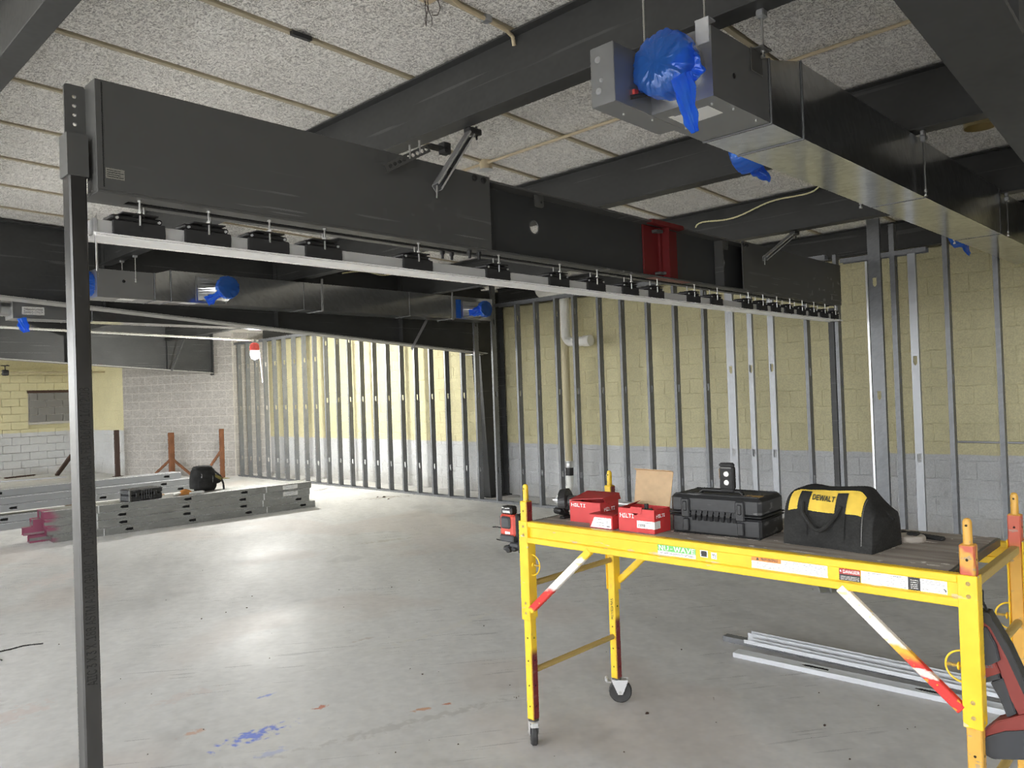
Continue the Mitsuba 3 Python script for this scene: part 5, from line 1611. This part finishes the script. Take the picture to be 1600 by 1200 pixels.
part(gr, 'guard', trimesh.Trimesh(np.array(V), np.array(F), process=False), 'm_black')
part(gr, 'gear_head', cat([cyl(gc, gc + ax_g * 0.055, 0.036, 20, 0.030), cyl(gc + ax_g * 0.05, gc + ax_g * 0.075, 0.024, 20)]), 'm_steel_dull', 40)
part(gr, 'label', frame(bx(0, 0.032, -0.016, 0.016, 0, 0.001), gc + ax_g * 0.02 - nrm([1, 0.9, 0]) * 0.034 + [0, 0, 0.0], ax_g, up_g, np.cross(ax_g, up_g)), 'm_decal_white')
part(gr, 'disc', cyl(gc - ax_g * 0.004, gc + ax_g * 0.0, 0.052, 28), 'm_matt_black', 40)
part(gr, 'foot_guard', cat([bar(gc + [-0.045, 0.03, -0.035], gc + [0.03, 0.02, -0.060], 0.05, 0.03, (0, 0, 1), 0.01), bar(gc + [-0.05, -0.01, -0.068], gc + [0.02, -0.02, -0.068], 0.03, 0.014, (0, 0, 1), 0.004)]), 'm_black')
part(gr, 'spindle_knob', cyl(gc + ax_g * 0.075, gc + ax_g * 0.092, 0.016, 14), 'm_black', 40)
# two bright tubes lying behind the cartons
for i, (pa, pb, lab) in enumerate([((866, 773), (928, 781), 'short bright galvanized tube behind the black grinder head'), ((955, 786), (1000, 792), 'bright galvanized tube end showing between the red cartons')]):
    a, b = on(*pa, 'z', DZ + 0.02), on(*pb, 'z', DZ + 0.02)
    a, b = np.array([3.28 + 0.06 * i, a[1] * 3.28 / a[0], DZ + 0.016]), np.array([3.28 + 0.06 * i, b[1] * 3.28 / b[0], DZ + 0.016])
    k = thing('metal_tube', lab, 'tube')
    part(k, 'tube', cyl(a, b, 0.0145, 14), 'm_bright_galv', 40)
    part(k, 'end_ring', cyl(a, a + nrm(b - a) * 0.012, 0.0155, 14), 'm_rod', 40)

# laser level held to the scaffold's left leg
LZ = thing('laser_level', 'red and black laser level clamped to the left leg of the scaffold', 'laser level')
lx, ly = XF + 0.022, YL + TW
lf = lambda m: frame(m, (lx, ly, 0.0), (0, 1, 0), (-1, 0, 0), (0, 0, 1))     # x: away from the leg, y: towards the camera side
part(LZ, 'mount_plate', lf(bx(0.008, 0.022, -0.022, 0.022, 0.935, 1.115, 0.004)), 'm_matt_black')
part(LZ, 'mount_arm', lf(cat([bx(0.02, 0.085, -0.018, 0.02, 0.955, 0.985, 0.008), bx(0.045, 0.125, -0.026, 0.028, 0.938, 0.962, 0.009)])), 'm_steel_dull2')
plain('m_steel_dull2', (0.045, 0.047, 0.05), 0.5)
part(LZ, 'grey_base', lf(bx(0.042, 0.135, -0.028, 0.034, 0.985, 1.020, 0.006)), 'm_steel_dull2')
part(LZ, 'red_body', lf(bx(0.030, 0.135, -0.030, 0.032, 1.016, 1.120, 0.010)), 'm_red_plastic2')
plain('m_red_plastic2', (0.55, 0.07, 0.045), 0.4)
part(LZ, 'bumper', lf(cat([bx(0.055, 0.118, 0.026, 0.044, 1.052, 1.112, 0.008), bx(0.124, 0.146, -0.02, 0.024, 1.055, 1.115, 0.008)])), 'm_steel_dull2')
part(LZ, 'side_bumper', lf(bx(0.014, 0.034, -0.026, 0.026, 1.012, 1.125, 0.006)), 'm_matt_black')
part(LZ, 'laser_head', lf(bx(0.055, 0.128, -0.024, 0.028, 1.118, 1.160, 0.009)), 'm_black')
part(LZ, 'window', lf(bx(0.062, 0.112, 0.0265, 0.030, 1.128, 1.140, 0.001)), 'm_alu_web')
part(LZ, 'label', lf(bx(0.062, 0.096, 0.0318, 0.033, 1.025, 1.037)), 'm_decal_white')
for k, (a, z) in enumerate([(0.066, 1.150), (0.084, 1.148), (0.104, 1.150)]):
    part(LZ, 'bright_mark', lf(bx(a, a + 0.014, 0.020, 0.0285, z, z + 0.004, 0.001)), 'm_alu')
part(LZ, 'knob', lf(cyl((0.075, 0.02, 0.948), (0.075, 0.040, 0.948), 0.014, 14)), 'm_matt_black', 40)
part(LZ, 'strap_end', lf(tube([(0.12, 0.03, 1.052), (0.15, 0.032, 1.054), (0.18, 0.034, 1.051)], 0.003, 6)), 'm_black', 40)
part(LZ, 'strap_end', lf(tube([(0.11, 0.03, 0.992), (0.135, 0.032, 0.99), (0.155, 0.034, 0.992)], 0.003, 6)), 'm_black', 40)

# cordless saw hung on the right leg
TL = thing('cordless_saw', 'red and black cordless power tool hanging behind the right leg of the scaffold', 'power tool')
XT = 2.80


def tool(poly_px, th, x0, m, nm, r=0.003):
    pts = [on(x, y, 'x', XT) for x, y in poly_px]
    pg = Polygon([(-p[1], p[2]) for p in pts]).buffer(-r).buffer(r, quad_segs=4)
    layers = []
    for (o, a, b) in ((0.0, 0.0, 1.0),):
        core = extr(pg, th - 2 * r, (x0 + th - r, 0, 0), (0, -1, 0), (0, 0, 1))
        layers.append(core)
    inner = pg.buffer(-r)
    layers.append(extr(inner, th, (x0 + th, 0, 0), (0, -1, 0), (0, 0, 1)))
    part(TL, nm, cat(layers), m)


plain('m_tool_red', (0.20, 0.030, 0.022), 0.45)
plain('m_tool_grey', (0.030, 0.032, 0.036), 0.55)
tool([(1528, 958), (1544, 956), (1552, 968), (1578, 1015), (1600, 1068), (1640, 1150), (1640, 1190), (1612, 1160), (1596, 1118), (1580, 1090), (1562, 1040), (1545, 1000), (1528, 985)], 0.050, XT - 0.02, 'm_tool_red', 'body')
tool([(1530, 953), (1547, 955), (1556, 970), (1580, 1010), (1604, 1062), (1645, 1140), (1640, 1152), (1600, 1078), (1574, 1022), (1550, 978), (1530, 962)], 0.058, XT - 0.024, 'm_black', 'black_spine', 0.002)
tool([(1527, 974), (1545, 977), (1560, 1004), (1566, 1028), (1548, 1036), (1527, 1030)], 0.064, XT - 0.034, 'm_tool_grey', 'gear_housing')
tool([(1527, 1036), (1556, 1026), (1566, 1048), (1540, 1056), (1527, 1056)], 0.058, XT - 0.030, 'm_tool_red', 'motor_housing')
tool([(1527, 1058), (1562, 1048), (1566, 1057), (1527, 1068)], 0.054, XT - 0.026, 'm_tool_grey', 'vent_strip')
tool([(1550, 1064), (1571, 1056), (1580, 1080), (1590, 1112), (1576, 1118), (1566, 1092)], 0.044, XT - 0.022, 'm_tool_grey', 'grip')
tool([(1534, 1143), (1560, 1122), (1600, 1112), (1650, 1110), (1650, 1150), (1540, 1150)], 0.066, XT - 0.035, 'm_tool_red', 'battery_shoe')
tool([(1533, 1150), (1545, 1140), (1572, 1132), (1650, 1128), (1650, 1182), (1556, 1180), (1540, 1172), (1533, 1162)], 0.082, XT - 0.042, 'm_tool_grey', 'battery', 0.008)
part(TL, 'lettering', text('HILTI', 0.008, on(1537, 1043, 'x', XT - 0.0305), (0, -1, 0.18), (0, 0.18, 1), 0.0008, True, 0.026), 'm_ink')
part(TL, 'hook', tube([on(1560, 990, 'x', XT + 0.02), (XT, YR + 0.0, 1.0), (XF + 0.06, YR - 0.004, 1.04), (XF + 0.06, YR + 0.012, 1.05)], 0.004, 8), 'm_black', 40)

# ------------------------------------------------------------------ metal lying on the floor behind the scaffold
def channel(p, q, w, h, m, up=True):
    """A steel track: web w wide, lips h high, from p to q."""
    p, q = np.asarray(p, float), np.asarray(q, float)
    d = nrm(q - p)
    n = np.cross([0, 0, 1.0], d)
    L = np.linalg.norm(q - p)
    z0 = 0.0 if up else h
    ms = [bx(0, L, -w / 2, w / 2, z0, z0 + 0.0015), bx(0, L, -w / 2, -w / 2 + 0.0015, 0, h), bx(0, L, w / 2 - 0.0015, w / 2, 0, h)]
    return frame(cat(ms), p, d, n, np.array([0, 0, 1.0]))


def tip(px, py, z=0.0):
    return on(px, py, 'z', z)


plain('m_floor_steel', (0.60, 0.62, 0.645), 0.38, 0.25)
fl = [((1133, 1000), (1700, 1118), 0.060, 0.034, 'm_galv', 0.0, False, 'dark grey steel track lying on the floor, rearmost of the bundle behind the scaffold'),
      ((1150, 1024), (1700, 1142), 0.085, 0.028, 'm_floor_steel', 0.0, False, 'bright steel track on the floor, nearest of the bundle behind the scaffold'),
      ((1172, 1003), (1700, 1116), 0.050, 0.030, 'm_floor_steel', 0.036, True, 'bright open channel on top of the floor bundle behind the scaffold')]
for (a, b, w, h, m, z, up, lab) in fl:
    p, q = tip(*a), tip(*b)
    k = thing('steel_channel', lab, 'steel track')
    scene[k] = shape(channel(p + [0, 0, z + 0.001], q + [0, 0, z + 0.001], w, h, m, up), m)
    if w == 0.085:
        d = nrm(q - p)
        n = np.cross([0, 0, 1.0], d)
        for i in range(4):
            o = p + d * (0.42 + 0.62 * i) + [0, 0, h + 0.0022]
            part(k, 'slot', frame(extr(Polygon([(0, 0), (0.03, 0.014), (0.16, 0.010), (0.16, -0.010), (0.03, -0.014)]), 0.001), o, d, n, np.array([0, 0, 1.0])), 'm_dark_hole')
p = tip(1180, 1008)
k = thing('steel_channel', 'second bright channel lying on top of the floor bundle behind the scaffold', 'steel track')
scene[k] = shape(channel(tip(1166, 1012) + [0, 0, 0.037], tip(1700, 1130) + [0, 0, 0.037], 0.055, 0.024, 'm_floor_steel', True), 'm_floor_steel')
k = thing('steel_channel', 'short steel track offcut on the floor, showing below the warning sticker', 'steel track')
scene[k] = shape(channel((6.26, 2.53, 0.001), (7.0, 2.98, 0.001), 0.09, 0.034, 'm_galv'), 'm_galv_plain')

# ------------------------------------------------------------------ stud bundles on the floor at the left
def stack_col(x_end, grey):
    def f(p, n, uv):
        w = fbm(p.x * 7, p.y * 7, p.z * 18, 3)
        e = smoothstep(0.70, 0.62, noise(p.x * 40, p.z * 60, p.y * 20)) * 0.25
        c = mi.Color3f(*grey) * (0.8 + 0.4 * w) * (1 - e * 0.5)
        mg = smoothstep(x_end + 0.17, x_end + 0.03, p.x + 0.10 * (noise(p.y * 9, p.z * 12) - 0.5))
        mg = mg * smoothstep(0.2, 0.45, noise(p.z * 24, p.y * 10, 3))
        return mix(c, (0.36, 0.07, 0.15), 0.85 * mg)
    return f


mat('m_stack', {'type': 'principled', 'base_color': proc(stack_col(2.95, (0.30, 0.305, 0.29))), 'roughness': 0.42, 'metallic': 0.45, 'specular': 0.5})
plain('m_stack_blue', (0.36, 0.37, 0.385), 0.40, 0.55)
plain('m_timber', (0.22, 0.16, 0.10), 0.85)


def bundle(lab, x0, x1, y0, z0, n, m, holes, yaw=0.0, pivot=None, strap=(), sticker=None, grp=None, ext=None):
    t = thing('stud_bundle', lab, 'stud bundle', grp)
    c, s = math.cos(yaw), math.sin(yaw)
    pv = np.array([*(pivot or (x0, y0)), 0.0])
    rot = lambda mm: frame(frame(mm, -pv, (1, 0, 0), (0, 1, 0), (0, 0, 1)), pv, np.array([c, s, 0]), np.array([-s, c, 0]), np.array([0, 0, 1.0]))
    H = 0.098
    for i in range(n):
        y = y0 + 0.041 * i
        xa = x0 - (ext(i) if ext else 0)
        if i == 0:
            web = sbox(xa, 0, x1, H)
            for hx in holes:
                web = web.difference(Polygon([(hx, H / 2), (hx + 0.03, H / 2 + 0.018), (hx + 0.11, H / 2 + 0.018), (hx + 0.11, H / 2 - 0.018), (hx + 0.03, H / 2 - 0.018)]))
            mm = cat([extr(web, 0.002, (0, y + 0.002, z0), (1, 0, 0), (0, 0, 1)), bx(xa, x1, y, y + 0.038, z0, z0 + 0.002), bx(xa, x1, y, y + 0.038, z0 + H - 0.002, z0 + H), bx(xa, x1, y - 0.0012, y + 0.001, z0 + H - 0.010, z0 + H)])
        else:
            mm = cat([bx(xa, x1, y, y + 0.002, z0, z0 + H), bx(xa, x1, y, y + 0.0405, z0, z0 + 0.002), bx(xa, x1, y, y + 0.0405, z0 + H - 0.002, z0 + H)])
        part(t, 'stud', rot(mm), m)
    part(t, 'top_highlight', rot(bx(x0, x1, y0 - 0.002, y0 + 0.030, z0 + H - 0.0005, z0 + H + 0.0015)), 'm_bright_galv')  # bright strip paints the highlight along the top flange
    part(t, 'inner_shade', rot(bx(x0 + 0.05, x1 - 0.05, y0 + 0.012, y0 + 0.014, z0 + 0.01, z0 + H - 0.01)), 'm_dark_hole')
    for hx in strap:
        part(t, 'strap', rot(cat([bx(hx, hx + 0.016, y0 - 0.003, y0 - 0.001, z0, z0 + H), bx(hx, hx + 0.016, y0 - 0.003, y0 + 0.041 * n, z0 + H, z0 + H + 0.001)])), 'm_bright_galv')
    if sticker:
        part(t, 'label', rot(bx(sticker[0], sticker[1], y0 - 0.003, y0 - 0.0012, z0 + 0.022, z0 + 0.082)), 'm_label_white')
        for j in range(3):
            part(t, 'printed_line', rot(bx(sticker[0] + 0.03, sticker[1] - 0.04 - 0.05 * (j % 2), y0 - 0.0038, y0 - 0.003, z0 + 0.034 + 0.014 * j, z0 + 0.038 + 0.014 * j)), 'm_ink_pale')
    return t


yw = math.radians(-3.36)
PV = (2.99, 11.165)
nm4 = ['bottom', 'third from the top', 'second from the top', 'topmost']
for l in range(4):
    xo = (0.055, -0.02, -0.03, 0.0)[l]
    st_ = (3.56 + (0.06, -0.02, -0.02, 0.0)[l], 5.92 - (0.0, 0.06, 0.04, 0.0)[l])
    bundle(f'grey stud bundle with pink ends, {nm4[l]} in the front stack', 2.97 + (0.06, 0.0, -0.03, -0.04)[l], 6.66 + (0.09, -0.01, 0.0, 0.03)[l], 11.165, 0.1035 * l, 10, 'm_stack',
           (3.83 + xo, 4.68 + xo, 5.52 + xo) + ((6.42 + xo,) if l < 2 else ()), yw, PV, st_, (6.20, 6.45) if l >= 2 else None, 'stud bundles of the front stack',
           (lambda i, l=l: 0.22 if (i > 5 and l < 2) else (0.10 if i > 3 and l == 2 else 0.0)))
    for hx in ():
        pass
for l in range(5):
    z = 0.1035 * l + (0.045 if l >= 2 else 0.0)
    w = ['bottom', 'second from the bottom', 'middle', 'second from the top', 'topmost'][l]
    bundle(f'bluish grey stud bundle, {w} in the rear stack', 0.4, (5.35, 5.45, 5.72, 5.70, 5.60)[l], 12.98 + (0.0, 0.05, 0.10, 0.14, 0.34)[l], z, 8, 'm_stack_blue',
           [1.5 + 1.22 * i + 0.13 * (l % 3) for i in range(4) if 1.5 + 1.22 * i < 5.3], 0.0, None, (), None, 'stud bundles of the rear stack')
for i, x in enumerate((1.2, 2.5, 3.8, 5.1)):
    whole('timber_spacer', f'timber spacer in the rear stack, {OR[i]} from the open end', 'timber', bx(x, x + 0.09, 13.02, 13.40, 0.2065, 0.2505, 0.003), 'm_timber', group='timber spacers in the rear stack')

# black hard box, pack, cap and scraps on the front stack
HZ = 0.1035 * 3 + 0.0985
hb_ = thing('hard_box', 'small black ribbed tool box lying on the front stud stack', 'box')
q0 = on(203, 785, 'z', HZ)
q1 = on(254, 778, 'z', HZ)
he = nrm([q1[0] - q0[0], q1[1] - q0[1], 0])
hn = np.array([-he[1], he[0], 0])
HL = float(np.linalg.norm(q1 - q0))
hf = lambda m: frame(m, np.array([q0[0], q0[1], HZ + 0.002]), he, hn, kz)
part(hb_, 'body', hf(bx(0, HL, 0, 0.26, 0, 0.085, 0.012)), 'm_case')
part(hb_, 'lid', hf(bx(-0.004, HL + 0.004, -0.004, 0.262, 0.088, 0.165, 0.014)), 'm_case')
for x in (0.08, HL - 0.13):
    part(hb_, 'latch', hf(bx(x, x + 0.05, -0.016, 0.0, 0.055, 0.12, 0.005)), 'm_black')
for k in range(5):
    part(hb_, 'rib', hf(bx(0.16 + k * 0.035, 0.172 + k * 0.035, -0.012, 0.0, 0.02, 0.15, 0.004)), 'm_black')
part(hb_, 'corner_guard', hf(cat([bx(-0.008, 0.02, -0.008, 0.02, 0.0, 0.16, 0.004), bx(-0.008, 0.02, 0.24, 0.266, 0.0, 0.16, 0.004)])), 'm_steel_dull')

bp = thing('backpack', 'black backpack standing on the front stud stack', 'bag')
q = on(322, 767, 'z', HZ)
bo = np.array([q[0], q[1] + 0.10, HZ + 0.002])


def blob(prof, o, sx, sy, seed, n=28, amp=0.10):
    V, F = [], []
    for j, (r, z) in enumerate(prof):
        for i in range(n):
            a = i / n * 2 * math.pi
            k = 1 + amp * (meshkit.fbm(np.array([math.cos(a) * 2.2 + seed, math.sin(a) * 2.2, z * 9]), 3) - 0.5) * 2
            e = 0.72
            cx, sy_ = math.copysign(abs(math.cos(a)) ** e, math.cos(a)), math.copysign(abs(math.sin(a)) ** e, math.sin(a))
            V.append((o[0] + r * k * sx * cx, o[1] + r * k * sy * sy_, o[2] + z))
    for j in range(len(prof) - 1):
        for i in range(n):
            l = (i + 1) % n
            F += [(j * n + i, j * n + l, (j + 1) * n + l), (j * n + i, (j + 1) * n + l, (j + 1) * n + i)]
    V += [(o[0], o[1], o[2] + prof[0][1]), (o[0], o[1], o[2] + prof[-1][1])]
    for i in range(n):
        l = (i + 1) % n
        F += [(len(V) - 2, l, i), (len(V) - 1, (len(prof) - 1) * n + i, (len(prof) - 1) * n + l)]
    return trimesh.Trimesh(np.array(V), np.array(F), process=False)


part(bp, 'body', blob([(0.9, 0.0), (1.05, 0.05), (1.1, 0.14), (1.05, 0.24), (0.95, 0.31), (0.7, 0.355), (0.3, 0.37)], bo, 0.175, 0.13, 1.0), 'm_bag', 60)
part(bp, 'pocket', blob([(0.8, 0.02), (1.0, 0.06), (1.0, 0.15), (0.85, 0.19), (0.3, 0.205)], bo + [-0.02, -0.10, 0.0], 0.12, 0.055, 4.0), 'm_bag', 60)
part(bp, 'top_flap', blob([(0.9, 0.0), (1.0, 0.03), (0.8, 0.06), (0.3, 0.07)], bo + [-0.01, -0.01, 0.31], 0.15, 0.12, 6.0), 'm_bag', 60)
part(bp, 'strap', tube(np.array([bo + [0.17, -0.02, 0.28], bo + [0.24, -0.08, 0.20], bo + [0.26, -0.13, 0.08], bo + [0.255, -0.155, -0.02], bo + [0.26, -0.16, -0.16]]), 0.014, 8), 'm_black', 40)
part(bp, 'strap_buckle', bx(bo[0] + 0.24, bo[0] + 0.29, bo[1] - 0.18, bo[1] - 0.145, HZ - 0.20, HZ - 0.14, 0.006), 'm_black')
part(bp, 'reflective_trim', cat([bar(bo + [0.09, -0.135, 0.12], bo + [0.10, -0.13, 0.22], 0.008, 0.008), bar(bo + [-0.08, -0.14, 0.20], bo + [-0.075, -0.13, 0.26], 0.008, 0.008)]), 'm_galv_plain')
cp = thing('cap', 'dark cap with a yellowish stripe resting against the black backpack', 'cap')
co = bo + [0.20, -0.02, 0.20]
plain('m_olive', (0.16, 0.13, 0.035), 0.8)
part(cp, 'crown', frame(lathe([(0.105, 0.0), (0.108, 0.03), (0.095, 0.07), (0.06, 0.10), (0.001, 0.115)], 28), co, nrm([0.8, 0.2, -0.5]), nrm([0.2, -1, 0.0]), nrm(np.cross([0.8, 0.2, -0.5], [0.2, -1, 0.0]))), 'm_bag', 40)
part(cp, 'stripe', frame(lathe([(0.1095, 0.006), (0.1105, 0.035), (0.104, 0.05)], 28), co, nrm([0.8, 0.2, -0.5]), nrm([0.2, -1, 0.0]), nrm(np.cross([0.8, 0.2, -0.5], [0.2, -1, 0.0]))), 'm_olive', 40)
part(cp, 'brim', hexa([co + np.array(v) for v in ((0.04, -0.08, -0.04), (0.04, 0.08, -0.04), (0.20, -0.05, -0.05), (0.20, 0.05, -0.05), (0.04, -0.08, -0.048), (0.04, 0.08, -0.048), (0.20, -0.05, -0.058), (0.20, 0.05, -0.058))]), 'm_olive')
gl = thing('work_gloves', 'crumpled orange and white work glove on the front stack beside the black box', 'gloves')
q = on(285, 773, 'z', HZ)
plain('m_orange', (0.50, 0.21, 0.05), 0.8)
part(gl, 'palm', blob([(0.9, 0.0), (1.0, 0.03), (0.7, 0.06), (0.2, 0.075)], np.array([q[0] + 0.04, q[1], HZ + 0.002]), 0.085, 0.06, 2.0, 18, 0.2), 'm_orange', 60)
for k in range(4):
    a = 0.9 + k * 0.35
    part(gl, 'finger', tube(np.array([[q[0] - 0.02, q[1] - 0.02 + 0.018 * k, HZ + 0.03], [q[0] - 0.09 - 0.01 * k, q[1] - 0.05 + 0.022 * k, HZ + 0.03], [q[0] - 0.15 + 0.01 * k, q[1] - 0.07 + 0.02 * k, HZ + 0.016]]), 0.013, 8), 'm_label_white', 40)
part(gl, 'cuff', blob([(0.9, 0.0), (1.0, 0.03), (0.9, 0.055)], np.array([q[0] + 0.13, q[1] + 0.03, HZ + 0.002]), 0.05, 0.05, 3.0, 18, 0.2), 'm_label_white', 60)
q = on(306, 771, 'z', HZ)
whole('board_offcut', 'flat white offcut lying under the front of the backpack', 'offcut', bx(q[0] - 0.10, q[0] + 0.12, q[1] - 0.02, q[1] + 0.06, HZ + 0.0015, HZ + 0.030, 0.003), 'm_label_white')

# ------------------------------------------------------------------ rusty posts before the grey wall
def rust(p, n, uv):
    w = fbm(p.x * 14, p.y * 14, p.z * 6, 3)
    return mix((0.10, 0.045, 0.022), (0.22, 0.095, 0.045), w)


mat('m_rust', {'type': 'principled', 'base_color': proc(rust), 'roughness': 0.8, 'specular': 0.3})
plain('m_dark_rust', (0.05, 0.03, 0.022), 0.8)
for (x, yb, yt, w, m, lab, br) in [(184, 743, 672, 0.10, 'm_dark_rust', 'dark brown square post before the painted corner, next to the steel post', ()),
                                   (269, 742, 676, 0.11, 'm_rust', 'rusty brown post with two foot braces, middle of the far posts', (-1, 1)),
                                   (348, 744, 670, 0.085, 'm_rust', 'rusty brown post behind the backpack, nearest the bare studs', (-1,))]:
    q = on(x, yb, 'z', 0.0)
    q = q * np.array([0.97, 0.97, 1]) if x != 184 else q * np.array([0.985, 0.985, 1])
    zt = on(x - 0.5, yt, 'y', q[1])[2]
    t_ = thing('rusty_post', lab, 'post')
    part(t_, 'shaft', bx(q[0] - w / 2, q[0] + w / 2, q[1] - w / 2, q[1] + w / 2, 0, zt, 0.006), m)
    part(t_, 'foot_plate', bx(q[0] - w, q[0] + w, q[1] - w, q[1] + w, 0, 0.012, 0.002), m)
    ll = np.array([0.69, -0.72, 0])
    for s in br:
        part(t_, 'foot_brace', bar(q + ll * s * 0.48 + [0, 0, 0.02], q + ll * s * 0.03 + [0, 0, 0.42 if x < 300 else 0.62], 0.05, 0.05), m)
a, b = on(272, 677, 'y', 19.2), on(345, 672.5, 'y', 18.4)
sl = thing('string_line', 'thin string stretched between two of the rusty posts, with three white tags', 'string')
scene[sl] = shape(tube(hang_curve(a, b, 0.01, 8), 0.006, 6), 'm_label_white')
for t in (0.73, 0.86, 0.97):
    c = a * (1 - t) + b * t
    part(sl, 'tag', trimesh.creation.icosphere(1, 0.024).apply_translation(c), 'm_white', True)
lb = thing('leaning_board', 'dark board leaning at a slant beside the steel post, before the far wall', 'board')
scene[lb] = shape(bar(on(89, 735, 'z', 0.02) * np.array([0.93, 0.93, 1]), on(112, 711, 'y', 21.3), 0.10, 0.05, (0, 0, 1), 0.004), 'm_dark_rust')
for i, (pa, pb, lab) in enumerate([((-20, 754), (104, 745), 'long thin steel strip lying on the far floor before the yellow wall'), ((8, 747), (54, 742), 'short dark strip lying on the far floor near the yellow wall')]):
    a, b = on(*pa, 'z', 0.02), on(*pb, 'z', 0.02)
    whole('steel_strip', lab, 'steel strip', bar(a, b, 0.09, 0.03), 'm_galv_plain' if i == 0 else 'm_dark_rust')

# ------------------------------------------------------------------ scraps on the floor
fw = thing('floor_wire', 'curved black wire lying on the bare floor at the left edge', 'wire')
P = np.array([on(x, y, 'z', 0.004) for x, y in [(-40, 1026), (0, 1018), (18, 1014), (36, 1009), (52, 1007), (67, 1005.5)]])
scene[fw] = shape(tube(P, 0.0045, 8), 'm_black', 40)
P = np.array([on(x, y, 'z', 0.004) for x, y in [(-25, 1024), (-8, 1028), (3, 1031.5)]])
k = thing('floor_wire', 'tip of a short black wire on the floor, below the longer one', 'wire')
scene[k] = shape(tube(P, 0.0045, 8), 'm_black', 40)
P = np.array([on(x, y, 'z', 0.004) for x, y in [(486, 766), (498, 766), (508, 764), (514, 761)]])
k = thing('floor_wire', 'thin grey wire curving on the floor past the end of the front stud stack', 'wire')
scene[k] = shape(tube(P, 0.006, 8), 'm_rod', 40)
rnd = random.Random(8)
chips = []
for (x, y, r) in [(92, 1007, 0.006), (612, 918, 0.007), (756, 978, 0.006), (530, 922, 0.006), (716, 1163, 0.006), (1011, 1115, 0.012), (1289, 1135, 0.009), (318, 1140, 0.004), (1328, 1187, 0.006), (315, 967, 0.007),
                  (353, 957, 0.006), (386, 950, 0.007), (394, 932, 0.006), (660, 1054, 0.006), (607, 780, 0.02), (600, 777, 0.03), (590, 777, 0.02), (1065, 1015, 0.006)]:
    q = on(x, y, 'z', 0.0)
    m = trimesh.creation.icosphere(1, r)
    m.vertices *= np.array([1.0, 0.7, 0.5])
    m.vertices += rnd.uniform(-0.2, 0.2) * r
    m.apply_translation([q[0], q[1], r * 0.35])
    chips.append(m)
for _ in range(60):
    a = rnd.uniform(100, 1500), rnd.uniform(850, 1190)
    q = on(*a, 'z', 0.0)
    r = rnd.uniform(0.0015, 0.004)
    m = trimesh.creation.icosphere(0, r)
    m.apply_translation([q[0], q[1], r * 0.4])
    chips.append(m)
k = thing('floor_debris', 'small crumbs and chips scattered over the concrete floor', 'debris')
labels[k]['kind'] = 'stuff'
scene[k] = shape(cat(chips), 'm_dark_rust')
